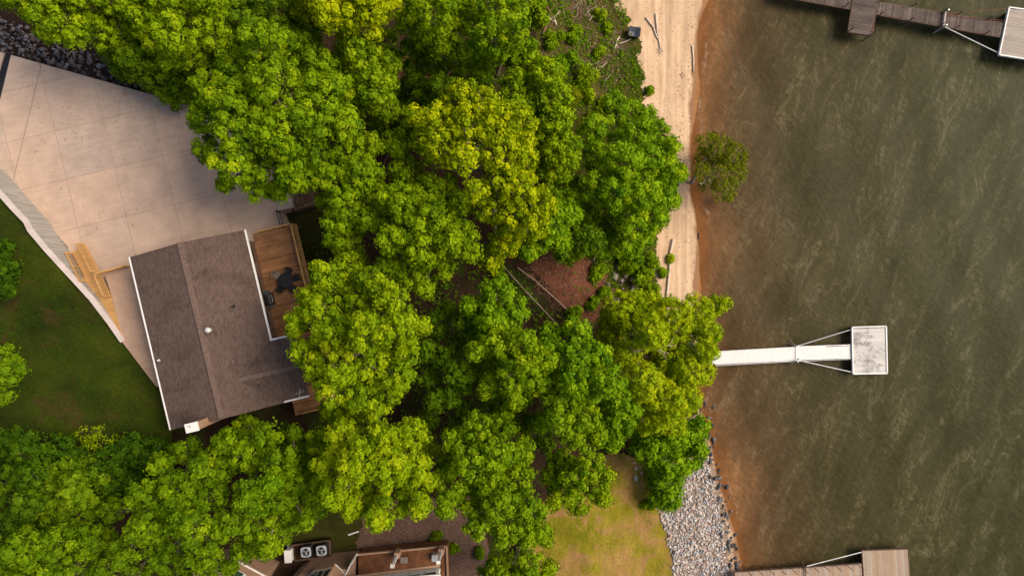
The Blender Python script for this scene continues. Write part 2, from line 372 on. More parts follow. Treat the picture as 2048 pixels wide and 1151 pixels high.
wall_px = [(-260, 120, 9.0), (-120, 270, 9.0), (-40, 345, 8.9), (0, 389, 8.8), (22, 414, 8.8), (50, 443, 8.7), (58, 460, 8.7), (90, 498, 8.5), (135, 547, 8.2), (181, 597, 7.9), (217, 644, 7.5), (244, 683, 7.25)]
wallp = [P(a, b, z) for a, b, z in wall_px]
lawnW_poly = [(p.x, p.y) for p in wallp] + [(p.x, p.y) for p in PP([(314, 772), (345, 855), (340, 905), (200, 930), (60, 940), (-700, 980), (-700, -100)], 7.0)]
def axis(lo, hi, step, far_lo, far_hi):
    a = list(np.arange(lo, hi+1e-6, step)); v = lo; s = step
    left = []
    while v > far_lo: s *= 1.5; v -= s; left.append(v)
    v = hi; s = step; right = []
    while v < far_hi: s *= 1.5; v += s; right.append(v)
    return np.array(left[::-1]+a+right)
gx = axis(-49, 24, 0.11, -420, 60); gy = axis(-27, 27, 0.11, -420, 420)
X, Y = np.meshgrid(gx, gy); Z = hG(X, Y); D = shore_d(X, Y)
cx = (X[:-1, :-1]+X[1:, 1:])/2; cy = (Y[:-1, :-1]+Y[1:, 1:])/2
wx = cx + 0.28*wob(cx, cy, 1.4); wy = cy + 0.28*wob(cy, cx, 1.4, 2.0)
dC = shore_d(wx*0+cx, cy)
zone = np.zeros(cx.shape, int)      # 0 ground
Z_BEACH, Z_BED, Z_DRY, Z_DARK, Z_MULCH, Z_RED, Z_BANK, Z_ROCK, Z_RIP = 1, 2, 3, 4, 5, 6, 7, 8, 9
def setzone(px, val, over=None):
    m = inpoly(wx, wy, [(p.x, p.y) for p in PG(px)])
    if over is not None: m &= over
    zone[m] = val
setzone([(1060, -60), (1260, -60), (1262, 60), (1285, 90), (1277, 110), (1290, 210), (1340, 300), (1300, 400), (1150, 400), (1090, 250)], Z_BANK)
setzone([(1100, 470), (1330, 440), (1330, 620), (1290, 700), (1200, 650), (1100, 560)], Z_BANK)
setzone([(1225, -80), (1229, 20), (1258, 34), (1262, 60), (1287, 88), (1276, 112), (1286, 160), (1285, 205), (1312, 235), (1345, 300), (1365, 345), (1345, 410), (1322, 450), (1312, 500), (1308, 545), (1320, 600), (1345, 660), (1385, 720), (1385, 790), (1400, 850), (1418, 900), (1430, 960), (1440, 1020), (1455, 1100), (1460, 1200), (1600, 1200), (1600, -80)], Z_BEACH)
setzone([(1085, 1000), (1220, 905), (1290, 915), (1300, 985), (1320, 1025), (1345, 1120), (1345, 1400), (1050, 1400), (1060, 1090)], Z_DRY)
setzone([(1270, 830), (1400, 830), (1415, 880), (1432, 950), (1445, 1010), (1458, 1080), (1468, 1400), (1345, 1400), (1345, 1100), (1318, 1025), (1300, 960)], Z_RIP)
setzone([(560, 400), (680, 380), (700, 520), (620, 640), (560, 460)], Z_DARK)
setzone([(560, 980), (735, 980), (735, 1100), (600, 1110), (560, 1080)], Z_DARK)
setzone([(728, 1000), (960, 990), (975, 1080), (985, 1200), (700, 1200)], Z_MULCH)
setzone([(790, 110), (850, 110), (880, 230), (800, 200)], Z_RED)
setzone([(1058, 530), (1120, 480), (1160, 470), (1205, 540), (1240, 600), (1215, 640), (1160, 650)], Z_RED)
setzone([(1200, 870), (1330, 830), (1335, 880), (1240, 900)], Z_RED)
setzone([(-200, -60), (60, 0), (240, 60), (360, 100), (400, 190), (600, 330), (600, 420), (-200, 250)], Z_ROCK)
zone[(dC < 0)] = Z_BED
nx = len(gx); idx = np.arange(X.size).reshape(X.shape)
quads = np.stack([idx[:-1, :-1], idx[:-1, 1:], idx[1:, 1:], idx[1:, :-1]], -1)
Vall = np.stack([X, Y, Z], -1).reshape(-1, 3); Dall = D.reshape(-1)
def zone_obj(val, name, mat, dz=0.0):
    q = quads[zone == val].reshape(-1, 4)
    u, inv = np.unique(q, return_inverse=True); V = Vall[u].copy(); V[:, 2] += dz
    o = npmesh(name, V, inv.reshape(-1, 4), mat, None, {'shore': Dall[u]}, smooth=True)
    tag(o, kind='structure'); return o
zone_obj(0, 'ground', M['dirt']); zone_obj(Z_BEACH, 'beach', M['sand']); zone_obj(Z_BED, 'lake_bed', M['lakebed'])
zone_obj(Z_DRY, 'dry_lawn', M['drylawn']); zone_obj(Z_DARK, 'shaded_lawn', M['darklawn']); zone_obj(Z_MULCH, 'mulch_bed', M['mulch'])
zone_obj(Z_RED, 'leaf_litter', M['redmulch']); zone_obj(Z_BANK, 'scrub_bank', M['bank']); zone_obj(Z_ROCK, 'rock_bed', M['rockbed']); zone_obj(Z_RIP, 'riprap_slope', groundmat('gravelly_sand', [(0.3, (0.20, 0.14, 0.10)), (0.7, (0.34, 0.25, 0.18))], 0.6, 12, 0.8, 0.7)[0])

# raised lawn west of the retaining wall
gxl = axis(-60, -26, 0.25, -300, -26); gyl = np.arange(-19, 24, 0.25)
XL, YL = np.meshgrid(gxl, gyl)
def hW(x, y):
    ctl = [(0, 389, 8.7), (90, 498, 8.4), (181, 597, 7.8), (244, 683, 7.12), (314, 772, 7.05), (-200, 300, 9.0), (0, 700, 7.6), (100, 800, 7.1), (340, 860, 6.9), (0, 930, 6.3), (200, 930, 6.2), (-600, 600, 9.0)]
    num = 0; den = 0
    for a, b, z in ctl:
        p = P(a, b, z); w_ = 1/((x-p.x)**2+(y-p.y)**2+0.3)**1.5; num = num+w_*z; den = den+w_
    return num/den - 0.14
ZL = hW(XL, YL); cxl = (XL[:-1, :-1]+XL[1:, 1:])/2; cyl_ = (YL[:-1, :-1]+YL[1:, 1:])/2
il = np.arange(XL.size).reshape(XL.shape); ql = np.stack([il[:-1, :-1], il[:-1, 1:], il[1:, 1:], il[1:, :-1]], -1)[inpoly(cxl, cyl_, lawnW_poly)]
u, inv = np.unique(ql, return_inverse=True)
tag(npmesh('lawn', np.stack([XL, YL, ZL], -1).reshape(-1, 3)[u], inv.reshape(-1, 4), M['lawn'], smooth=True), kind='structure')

# water
gxw = axis(10, 52, 0.6, 8, 460); gyw = axis(-30, 30, 0.6, -460, 460)
XW, YW = np.meshgrid(gxw, gyw); iw = np.arange(XW.size).reshape(XW.shape)
DW = -shore_d(XW, YW); qw = np.stack([iw[:-1, :-1], iw[:-1, 1:], iw[1:, 1:], iw[1:, :-1]], -1)
keep = (DW[:-1, :-1] > -1.6); qk = qw[keep]; u, inv = np.unique(qk, return_inverse=True)
ZW = 0.0 + 0.035*np.sin(XW*1.05+YW*0.36+0.8*np.sin(YW*0.31))
tag(npmesh('water', np.stack([XW, YW, ZW], -1).reshape(-1, 3)[u], inv.reshape(-1, 4), M['water'], None, {'shore': DW.reshape(-1)[u]}, smooth=True), kind='structure')

# ------------------------------------------------------------------ driveway, walkway, retaining wall
ZD = 6.0
HANG = math.atan2((514-457), (487-260))       # house/driveway angle, radians (counter-clockwise)
HANG = R(13.4)
o0 = P(110, 262, ZD)                          # a joint crossing
drv = [(-150, 60), (-150, 300), (0, 345), (50, 393), (90, 441), (135, 493), (160, 560), (262, 640), (400, 560), (568, 456), (555, 422), (588, 414), (575, 370), (470, 236), (370, 208), (22, 110)]
mb = MB(); c_, s_ = math.cos(-HANG), math.sin(-HANG)
def tolocal(p, o, a):
    dx, dy = p[0]-o.x, p[1]-o.y; c, s = math.cos(-a), math.sin(-a); return (dx*c-dy*s, dx*s+dy*c)
main = [(22, 110), (0, 200), (-60, 330), (0, 345), (50, 393), (90, 441), (135, 493), (160, 560), (262, 640), (400, 560), (568, 456), (557, 422), (587, 414), (575, 370), (470, 236), (370, 208)]
mb.prism([tolocal(p, o0, HANG) for p in PP(main, ZD)], -2.6, 0)
o = mb.build('driveway', M['driveway']); o.location = (o0.x, o0.y, ZD); o.rotation_euler = (0, 0, HANG); tag(o, kind='structure')
mb = MB(); mb.prism([tolocal(p, o0, HANG) for p in PP([(8, 106), (-22, 200), (-90, 330), (-400, 330), (-400, -10)], ZD)], -2.6, 0)
o = mb.build('driveway', M['driveway']); o.location = (o0.x, o0.y, ZD); o.rotation_euler = (0, 0, HANG); tag(o, kind='structure')
t = thing('trench_drain', 'black slotted trench drain crossing the concrete driveway at its upper left end', 'drain', P(8, 160, ZD))
mb = MB(); b0 = t.location
mb.prism([(p.x-b0.x, p.y-b0.y) for p in PP([(21, 108), (9, 105), (-20, 200), (-60, 328), (-46, 330), (-1, 203)], ZD)], -0.5, -0.12)
mb.build('channel', M['black'], t)
mb = MB()
for k in range(24):
    f = k/24; p = P(14-f*67, 108+f*215, ZD)-b0; mb.bar((p.x-0.22, p.y-0.05, -0.1), (p.x+0.22, p.y+0.05, -0.1), 0.05, 0.04)
mb.build('grate', M['black'], t)
# crease joints on the driveway apron
mb = MB()
for a, b_ in (((83, 128), (25, 366)),):
    p, q = P(*a, ZD)-o0, P(*b_, ZD)-o0; mb.bar((p.x, p.y, ZD-ZD+0.002), (q.x, q.y, 0.002), 0.05, 0.012)
o = mb.build('driveway_joint', plain('joint_filler', (0.26, 0.19, 0.15), 0.9)); o.location = (o0.x, o0.y, ZD); tag(o, kind='structure')
# raised walkway west of the house
mb = MB(); wk = PP([(209, 545), (262, 530), (300, 600), (340, 760), (330, 775), (312, 772), (244, 683), (236, 640), (222, 588)], 7.2)
o1 = P(262, 640, 7.2); mb.prism([tolocal(p, o1, HANG) for p in wk], -1.3, 0)
o = mb.build('walkway', M['walk']); o.location = o1; o.rotation_euler = (0, 0, HANG); tag(o, kind='structure')
# retaining wall
rw = thing('retaining_wall', 'grey concrete retaining wall with pale cap between driveway and left lawn', 'wall', (wallp[3].x, wallp[3].y, ZD))
L0 = rw.location; body = MB(); cap = MB()
def offset(pts, d):
    out = []
    for i, p in enumerate(pts):
        a = pts[max(i-1, 0)]; b_ = pts[min(i+1, len(pts)-1)]; t_ = Vector((b_.x-a.x, b_.y-a.y)).normalized()
        out.append(Vector((p.x - t_.y*d, p.y + t_.x*d, p.z)))
    return out
def strip(mb_, A, B, za, zb, capz=None):
    n = len(A); vs = []
    for a, b_ in zip(A, B):
        z1 = a.z+zb
        vs += [(a.x-L0.x, a.y-L0.y, za if za is not None else 0), (b_.x-L0.x, b_.y-L0.y, za), (b_.x-L0.x, b_.y-L0.y, z1-L0.z), (a.x-L0.x, a.y-L0.y, z1-L0.z)]
    fs = [(0, 1, 2, 3)]
    for i in range(n-1):
        for k in range(4): fs.append((4*i+k, 4*i+4+k, 4*i+4+(k+1) % 4, 4*i+(k+1) % 4))
    fs.append((4*n-1, 4*n-2, 4*n-3, 4*n-4)); mb_.add(vs, fs)
strip(body, offset(wallp, 0.22), offset(wallp, -0.02), -2.5, -0.12)
cw = offset(wallp, 0.26); cv = offset(wallp, -0.16)
vs = []
for a, b_ in zip(cw, cv): vs += [(a.x-L0.x, a.y-L0.y, a.z-L0.z-0.13), (b_.x-L0.x, b_.y-L0.y, b_.z-L0.z-0.13), (b_.x-L0.x, b_.y-L0.y, b_.z-L0.z), (a.x-L0.x, a.y-L0.y, a.z-L0.z)]
fs = [(0, 1, 2, 3)]; n = len(cw)
for i in range(n-1):
    for k in range(4): fs.append((4*i+k, 4*i+4+k, 4*i+4+(k+1) % 4, 4*i+(k+1) % 4))
fs.append((4*n-1, 4*n-2, 4*n-3, 4*n-4)); cap.add(vs, fs)
m, t_, b_ = newmat('board_formed_concrete'); co = coords(t_)
wvn = ramp(t_, noise(t_, coords(t_, (3, 3, 0.25)), 1.6, 4, 0.6), [(0.35, (0.27, 0.25, 0.22)), (0.7, (0.42, 0.40, 0.37))]); setc(t_, b_, wvn); b_.inputs['Roughness'].default_value = 0.9
body.build('wall_face', m, rw); cap.build('cap', M['capconc'], rw)

# wooden landing, stair and rails by the walkway
land = thing('wooden_landing', 'new honey coloured wooden landing wedged between retaining wall and walkway', 'deck', P(205, 600, 7.2))
lb = land.location; lp = PP([(157, 556), (200, 546), (221, 588), (234, 632), (247, 680), (246, 684), (226, 648), (194, 601)], 7.2)
lpoly = [(p.x, p.y) for p in lp]
def boards_in(poly, ang, bw, gap, z, th, o_, lmin=0.15):
    """boards parallel to direction ang clipped to a polygon (scanline)."""
    mb = MB(); c, s = math.cos(ang), math.sin(ang); q = [(x*c+y*s, -x*s+y*c) for x, y in poly]
    v0 = min(p[1] for p in q); v1 = max(p[1] for p in q); v = v0
    while v < v1:
        def xs_(vv):
            r = []
            for i in range(len(q)):
                (xa, ya), (xb, yb) = q[i], q[(i+1) % len(q)]
                if (ya > vv) != (yb > vv): r.append(xa+(xb-xa)*(vv-ya)/(yb-ya))
            return sorted(r)
        r1 = xs_(v+bw/2)
        for k in range(0, len(r1)-1, 2):
            a, b2 = r1[k], r1[k+1]
            if b2-a < lmin: continue
            ps = [(a, v), (b2, v), (b2, v+bw-gap), (a, v+bw-gap)]
            w3 = [(x*c-y*s-o_[0], x*s+y*c-o_[1]) for x, y in ps]
            mb.prism(w3, z-th-random.random()*0.002, z+random.random()*0.004)
        v += bw
    return mb
boards_in(lpoly, R(2), 0.14, 0.012, 0.0, 0.04, lb).build('decking', M['newwood'], land)
mb = MB()
for p in lp[::2]: q = Vector((p.x, p.y, 0)).lerp(Vector((lb.x, lb.y, 0)), 0.12); MB().box(q.x-lb.x-0.06, q.x-lb.x+0.06, q.y-lb.y-0.06, q.y-lb.y+0.06, -1.3, -0.045).build('support_post', M['newwood'], land)
def railing(name, label, pts, h, mat, bal=0.13, group=None, postat=True, bw=0.045, cap=0.11, parent=None):
    base = pts[0]; t = thing(name, label, 'railing', base, group=group) if parent is None else parent
    off = base if parent is None else parent.location
    tr = MB(); br = MB(); bl = MB(); pcount = 0
    for a, b2 in zip(pts[:-1], pts[1:]):
        a = Vector(a)-Vector(off); b2 = Vector(b2)-Vector(off); d = b2-a; L = d.length
        tr.bar(a+Vector((0, 0, h)), b2+Vector((0, 0, h)), cap, 0.04); br.bar(a+Vector((0, 0, 0.12)), b2+Vector((0, 0, 0.12)), 0.05, 0.06)
        tr.bar(a+Vector((0, 0, h-0.05)), b2+Vector((0, 0, h-0.05)), 0.04, 0.075)
        n = max(2, int(L/bal))
        for i in range(n):
            q = a+d*((i+0.5)/n); bl.bar(q+Vector((0, 0, 0.1)), q+Vector((0, 0, h-0.03)), bw, bw, Vector((0, 1, 0)))
        k = max(1, round(L/1.8))
        for i in range(k+1):
            q = a+d*(i/k); mbp = MB().bar(q+Vector((0, 0, -0.1)), q+Vector((0, 0, h+0.02)), 0.095, 0.095, Vector((0, 1, 0))); mbp.build('post', mat, t)
    tr.build('top_rail', mat, t); br.build('lower_rail', mat, t); bl.build('balusters', mat, t)
    return t
railing('railing', 'new pine railing along the walkway edge above the driveway', [P(200, 549, 7.2), P(262, 532, 7.2)], 1.0, M['newwood'])
railing('railing', 'short pine railing between the wooden landing and the tan walkway', [P(203, 550, 7.2), P(222, 592, 7.2)], 1.0, M['newwood'])
st = thing('wooden_stair', 'new wooden stair climbing from the driveway to the wooden landing', 'stair', P(152, 500, ZD))
s0 = P(158, 497, ZD); s1 = P(185, 552, 7.2)
sd = Vector((s1.x-s0.x, s1.y-s0.y, 0)); SL = sd.length; sdn = sd.normalized(); sn = Vector((-sdn.y, sdn.x, 0)); W2 = 0.55
for k in range(7):
    a = s0+sdn*(SL*k/7); z = ZD+1.2*(k+1)/7.0
    mb = MB(); q = [a-sn*W2, a+sn*W2, a+sn*W2+sdn*(SL/7+0.03), a-sn*W2+sdn*(SL/7+0.03)]
    mb.prism([(p.x-st.location.x, p.y-st.location.y) for p in q], z-ZD-0.05, z-ZD-0.005-0.001*k); mb.build('tread', M['newwood'], st)
for sg in (-1, 1):
    a = s0+sn*W2*sg*1.06-st.location; b2 = s1+sn*W2*sg*1.06-st.location
    MB().bar(a+Vector((0, 0, 0.02)), b2+Vector((0, 0, -0.12)), 0.05, 0.25).build('stringer', M['newwood'], st)
    mb = MB(); mb.bar(a+Vector((0, 0, 1.0)), b2+Vector((0, 0, 0.95)), 0.12, 0.04)
    mb.build('handrail', M['newwood'], st)
    mb = MB()
    for i in range(13):
        q = a.lerp(b2, (i+0.5)/13); mb.bar(q+Vector((0, 0, 0.1)), q+Vector((0, 0, 0.98)), 0.05, 0.05, Vector((0, 1, 0)))
    mb.build('balusters', M['newwood'], st)
    for f in (0.0, 0.5, 1.0):
        q = a.lerp(b2, f); MB().bar(q+Vector((0, 0, -0.05)), q+Vector((0, 0, 1.02)), 0.1, 0.1, Vector((0, 1, 0))).build('post', M['newwood'], st)

# ------------------------------------------------------------------ the house
ZE = 9.9
h0 = P(260, 514, ZE)
vdir = Vector((math.sin(HANG), -math.cos(HANG), 0)); udir = Vector((math.cos(HANG), math.sin(HANG), 0))
def hl(px, py, z):
    p = P(px, py, z)-h0; return p.dot(udir), -p.dot(vdir)       # local x to the right, y up
Wd = hl(487, 457, ZE)[0]; Ln = -hl(345, 858, ZE)[1]
house = thing('house', 'brown shingle roofed house beside the concrete driveway', 'house', (h0.x, h0.y, 0), HANG)
RISE = 1.1; RX = Wd/2
wx1 = hl(621, 804, ZE)[0]; wy0 = hl(563, 676, ZE)[1]; wy1 = -Ln+0.15; wym = (wy0+wy1)/2; WR = RISE*0.62
# roof
def slab(mb, pts, th=0.16):
    n = len(pts); mb.add([tuple(p) for p in pts]+[(p[0], p[1], p[2]-th) for p in pts], [tuple(range(n)), tuple(range(2*n-1, n-1, -1))]+[(i, n+i, n+(i+1) % n, (i+1) % n) for i in range(n)])
mb = MB()
slab(mb, [(0, 0, ZE), (0, -Ln, ZE), (RX, -Ln, ZE+RISE), (RX, 0, ZE+RISE)])
slab(mb, [(RX, 0, ZE+RISE), (RX, -Ln, ZE+RISE), (Wd, -Ln, ZE), (Wd, 0, ZE)])
# wing roof: ridge at lower height runs into the main slope
vx = Wd-RX*(WR/RISE)
slab(mb, [(vx, wym, ZE+WR), (wx1, wym, ZE+WR), (wx1, wy0, ZE+0.01), (Wd, wy0, ZE+0.01)][::-1])
slab(mb, [(vx, wym, ZE+WR), (wx1, wym, ZE+WR), (wx1, wy1, ZE+0.01), (Wd, wy1, ZE+0.01)])
roof = mb.build('roof', M['shingle'], house)
MB().bar((RX, 0.01, ZE+RISE+0.01), (RX, -Ln-0.01, ZE+RISE+0.01), 0.42, 0.05).build('ridge_cap', M['ridge'], roof)
MB().bar((vx, wym, ZE+WR+0.01), (wx1+0.01, wym, ZE+WR+0.01), 0.32, 0.05).build('ridge_cap', M['ridge'], roof)
MB().bar((vx, wym, ZE+WR+0.005), (Wd, wy0, ZE+0.01), 0.07, 0.03).build('valley_flashing', M['valley'], roof)
MB().bar((vx, wym, ZE+WR+0.005), (Wd, wy1, ZE+0.01), 0.07, 0.03).build('valley_flashing', M['valley'], roof)
for a, b2 in (((-0.07, 0.02, ZE-0.07), (-0.07, -Ln, ZE-0.07)), ((Wd+0.07, 0.02, ZE-0.07), (Wd+0.07, wy0+0.07, ZE-0.07)), ((Wd+0.0, wy0+0.07, ZE-0.05), (wx1, wy0+0.07, ZE-0.05)), ((Wd-0.8, wy1-0.09, ZE-0.05), (wx1, wy1-0.09, ZE-0.05))):
    MB().bar(a, b2, 0.13, 0.12).build('gutter', M['white'], house)
# walls
OH = 0.45; OE = 0.80
mb = MB(); mb.prism([(OH, -OH), (Wd-OE, -OH), (Wd-OE, -Ln+OH), (OH, -Ln+OH)], 3.2, ZE-0.05)
mb.add([(OH, -OH, ZE-0.05), (Wd-OE, -OH, ZE-0.05), (RX, -OH, ZE+RISE-0.2), (OH, -OH-0.1, ZE-0.05), (Wd-OE, -OH-0.1, ZE-0.05), (RX, -OH-0.1, ZE+RISE-0.2)], [(0, 2, 1), (3, 4, 5), (0, 1, 4, 3), (1, 2, 5, 4), (2, 0, 3, 5)])
mb.add([(OH, -Ln+OH, ZE-0.05), (Wd-OE, -Ln+OH, ZE-0.05), (RX, -Ln+OH, ZE+RISE-0.2), (OH, -Ln+OH+0.1, ZE-0.05), (Wd-OE, -Ln+OH+0.1, ZE-0.05), (RX, -Ln+OH+0.1, ZE+RISE-0.2)], [(0, 1, 2), (3, 5, 4), (0, 3, 4, 1), (1, 4, 5, 2), (2, 5, 3, 0)])
mb.prism([(Wd-OE-0.02, wy0-OH), (wx1-OE, wy0-OH), (wx1-OE, wy1+OH), (Wd-OE-0.02, wy1+OH)], 3.2, ZE-0.04)
mb.add([(wx1-OE, wy0-OH, ZE-0.04), (wx1-OE, wy1+OH, ZE-0.04), (wx1-OE, wym, ZE+WR-0.2), (wx1-OE-0.1, wy0-OH, ZE-0.04), (wx1-OE-0.1, wy1+OH, ZE-0.04), (wx1-OE-0.1, wym, ZE+WR-0.2)], [(0, 2, 1), (3, 4, 5), (0, 1, 4, 3), (1, 2, 5, 4), (2, 0, 3, 5)])
mb.build('wall', M['brownwall'], house)
for yy, wd_ in ((-1.6, 1.2), (-4.2, 1.8), (-6.8, 1.2)):
    fr = MB().box(Wd-OE+0.0, Wd-OE+0.06, yy-wd_/2-0.08, yy+wd_/2+0.08, 6.9, 9.0).build('window_frame', M['timber'], house)
    MB().box(Wd-OE+0.05, Wd-OE+0.075, yy-wd_/2, yy+wd_/2, 6.98, 8.92).build('pane', M['glass'], fr)
# round roof vent, small vents, plumbing stack
def roofz(x): return ZE+RISE*(1-abs(x-RX)/RX)
def vent(px, py, kind):
    x, y = hl(px, py, ZE+1.2); z = roofz(x)
    if kind == 'big':
        a = MB().lathe([(0.20, -0.08), (0.20, 0.02), (0.15, 0.04), (0.15, 0.24)], (x, y, z), 20).build('roof_vent', M['galv'], roof, smooth=True)
        MB().lathe([(0.22, 0.23), (0.24, 0.27), (0.16, 0.36), (0.02, 0.39)], (x, y, z), 20).build('vent_cap', M['galv'], a, smooth=True)
    else:
        MB().lathe([(0.13, -0.08), (0.12, 0.02), (0.06, 0.04), (0.06, 0.30)], (x, y, z), 12).build('vent_pipe', M['galv'] if kind == 'pale' else M['black'], roof, smooth=True)
vent(415, 660, 'big'); vent(459, 613, 'dark'); vent(511, 772, 'dark'); vent(303, 723, 'pale')
# chimney chase with white metal cap
cx0, cy0 = hl(368, 852, 12.6); cx1, _ = hl(394, 846, 12.6); cyt = cy0+0.12
ch = MB().box(cx0+0.05, cx1-0.05, cy0-0.50, cy0+0.08, 3.5, 12.4).build('chimney', M['tan'], house)
MB().box(cx0, cx1, cy0-0.55, cy0+0.13, 12.4, 12.55).build('chimney_cap', M['white'], ch, bevel=0.02)
MB().lathe([(0.05, 12.55), (0.05, 12.8)], ((cx0+cx1)/2, cy0-0.1, 0), 10).build('flue_pipe', M['galv'], ch)
# antenna on the wing
ax, ay = wx1-0.3, wy1+0.35
MB().tube([(ax, ay, ZE+0.1), (ax, ay, ZE+1.1)], 0.025, 6).bar((ax-0.35, ay, ZE+1.0), (ax+0.35, ay+0.2, ZE+1.0), 0.03).bar((ax-0.1, ay-0.3, ZE+1.05), (ax+0.1, ay+0.35, ZE+1.05), 0.03).build('antenna', M['galv'], roof)

# deck on the east side
ZK = 6.05
dk = thing('deck', 'reddish brown plank deck along the right side of the house', 'deck', (h0.x, h0.y, ZK), HANG)
dx0 = Wd-OE+0.01; dxo = hl(567, 457, ZK)[0]; dyt = hl(530, 462, ZK)[1]; dyb = hl(590, 828, ZK)[1]; dxm = max(dxo, wx1+0.9)
mb = MB(); y = dyt
k = 0
while y > dyb:
    x0 = dx0 if (y-0.14 > wy0-OH+0.02 or y < wy1+OH-0.02) else wx1-OE+0.02
    if x0 == dx0 and y <= wy0-OH: x0 = dx0
    mb.box(x0, dxm, y-0.14, y-0.012, -0.04-0.003*random.random(), 0.003*random.random()); y -= 0.14
mb.build('decking', M['deck'], dk)
mb = MB()
for yy in np.linspace(dyt-0.1, dyb+0.2, 6): MB().box(dxm-0.35, dxm-0.2, yy-0.08, yy+0.08, -3.0, -0.3).build('support_post', M['timber'], dk)
MB().box(dx0, dxm, dyb-0.1, dyb-0.05, -0.28, 0.0).box(dxm, dxm+0.05, dyb, dyt, -0.28, -0.005).build('rim_joist', M['newwood'], dk)
def H2W(x, y, z): return h0*1.0 + udir*x - vdir*y + Vector((0, 0, z-h0.z))
railing('railing', 'pine railing on the outer edge of the plank deck', [H2W(dxm-0.06, dyt-0.06, ZK), H2W(dxm-0.06, -Ln*0.5, ZK), H2W(dxm-0.06, dyb+0.06, ZK)], 1.0, M['newwood'], bal=0.14)
railing('railing', 'short pine railing between the plank deck and the driveway', [H2W(Wd+0.05, dyt-0.05, ZK), H2W(dxm-0.14, dyt-0.05, ZK)], 0.95, M['newwood'], bal=0.14)
railing('railing', 'pine railing across the lower end of the plank deck under the wing gutter', [H2W(wx1-1.9, dyb+0.05, ZK), H2W(dxm-0.16, dyb+0.05, ZK)], 0.9, M['newwood'], bal=0.14)
railing('railing', 'thin black metal railing at the driveway corner beside the deck', [P(560, 424, ZD), P(568, 454, ZD)], 0.95, M['black'], bal=0.16, bw=0.025, cap=0.04)

# patio furniture
tc = P(571, 561, ZK+0.7); tc.z = ZK
pt = thing('patio_table', 'round black patio table on the plank deck near the railing', 'table', tc)
MB().lathe([(0.60, 0.70), (0.62, 0.72), (0.60, 0.74), (0.02, 0.745)], (0, 0, 0), 28).build('table_top', M['black'], pt)
MB().lathe([(0.28, 0.006), (0.26, 0.04), (0.05, 0.08), (0.04, 0.70)], (0, 0, 0), 16).build('pedestal', M['black'], pt)
def chair(name, label, mat, loc, rot):
    t = thing(name, label, 'chair', loc, rot, 'chairs around the patio table')
    MB().box(-0.24, 0.24, -0.24, 0.24, 0.42, 0.47).build('seat', mat, t, bevel=0.02)
    vs = []; n = 9; mb = MB()
    for i in range(n):
        a = R(-60+120*i/(n-1)); 
        p = Vector((math.sin(a)*0.30, 0.30*math.cos(a)-0.02, 0)); mb.bar(p+Vector((0, 0, 0.45)), p*1.15+Vector((0, 0, 0.92)), 0.035, 0.02)
    pts = [Vector((math.sin(R(-70+140*i/12))*0.345, 0.345*math.cos(R(-70+140*i/12))-0.02, 0.92-0.12*abs(i-6)/6)) for i in range(13)]
    mb.tube(pts, 0.025, 6); mb.build('backrest', mat, t)
    for sx in (-1, 1):
        for sy in (-1, 1): MB().bar((sx*0.2, sy*0.2, 0.0), (sx*0.19, sy*0.19, 0.43), 0.035, 0.035, Vector((0, 1, 0))).build('leg', mat, t)
    for sx in (-1, 1): MB().bar((sx*0.27, -0.2, 0.66), (sx*0.29, 0.22, 0.68), 0.04, 0.025).build('armrest', mat, t)
    return t
for ang, mat_, nm, lab in ((150, M['fabric'], 'patio_chair', 'pale wicker patio chair on the house side of the round black table'),
                           (75, M['black'], 'patio_chair', 'black patio chair on the upper side of the round table'),
                           (20, M['black'], 'patio_chair', 'black patio chair squeezed between the round table and deck railing'),
                           (-50, M['black'], 'patio_chair', 'black patio chair at the lower right of the round table'),
                           (-125, M['black'], 'patio_chair', 'black patio chair at the lower left of the round table')):
    a = R(ang); rr = 0.80 if ang != 150 else 0.9
    loc = tc + Vector((math.cos(a)*rr, math.sin(a)*rr, 0)); chair(nm, lab, mat_, loc, a-math.pi/2)
gl = H2W(hl(529, 600, ZK+1)[0]+0.25, hl(529, 600, ZK+1)[1], ZK)
g = thing('barbecue_grill', 'black barbecue grill on the deck beside the house gutter', 'grill', gl, HANG+math.pi/2)
MB().box(-0.45, 0.45, -0.28, 0.28, 0.12, 0.75).build('cabinet', M['black'], g, bevel=0.02)
mb = MB(); n = 8; vs = []
pr = [(-0.3, 0.77), (-0.28, 0.98), (-0.12, 1.12), (0.10, 1.12), (0.27, 0.98), (0.3, 0.77)]
mb.add([(-0.4, y_, z_) for y_, z_ in pr]+[(0.4, y_, z_) for y_, z_ in pr], [tuple(range(6)), tuple(range(11, 5, -1))]+[(i, 6+i, 6+(i+1) % 6, (i+1) % 6) for i in range(6)])
mb.build('lid', M['black'], g)
MB().tube([(-0.28, -0.36, 0.95), (0.28, -0.36, 0.95)], 0.015, 6).build('handle', M['galv'], g)
for sx in (-1, 1): MB().box(min(sx*0.42, sx*0.72), max(sx*0.42, sx*0.72), -0.25, 0.25, 0.78, 0.81).build('side_shelf', M['darkgrey'], g)
for k in range(4): MB().lathe([(0.03, -0.02), (0.025, 0.02)], (-0.3+0.2*k, -0.30, 0.70), 8).build('knob', M['galv'], g)
for sx in (-1, 1): MB().tube([(sx*0.36, -0.06, 0.07), (sx*0.36, 0.06, 0.07)], 0.07, 10).build('wheel', M['darkgrey'], g)

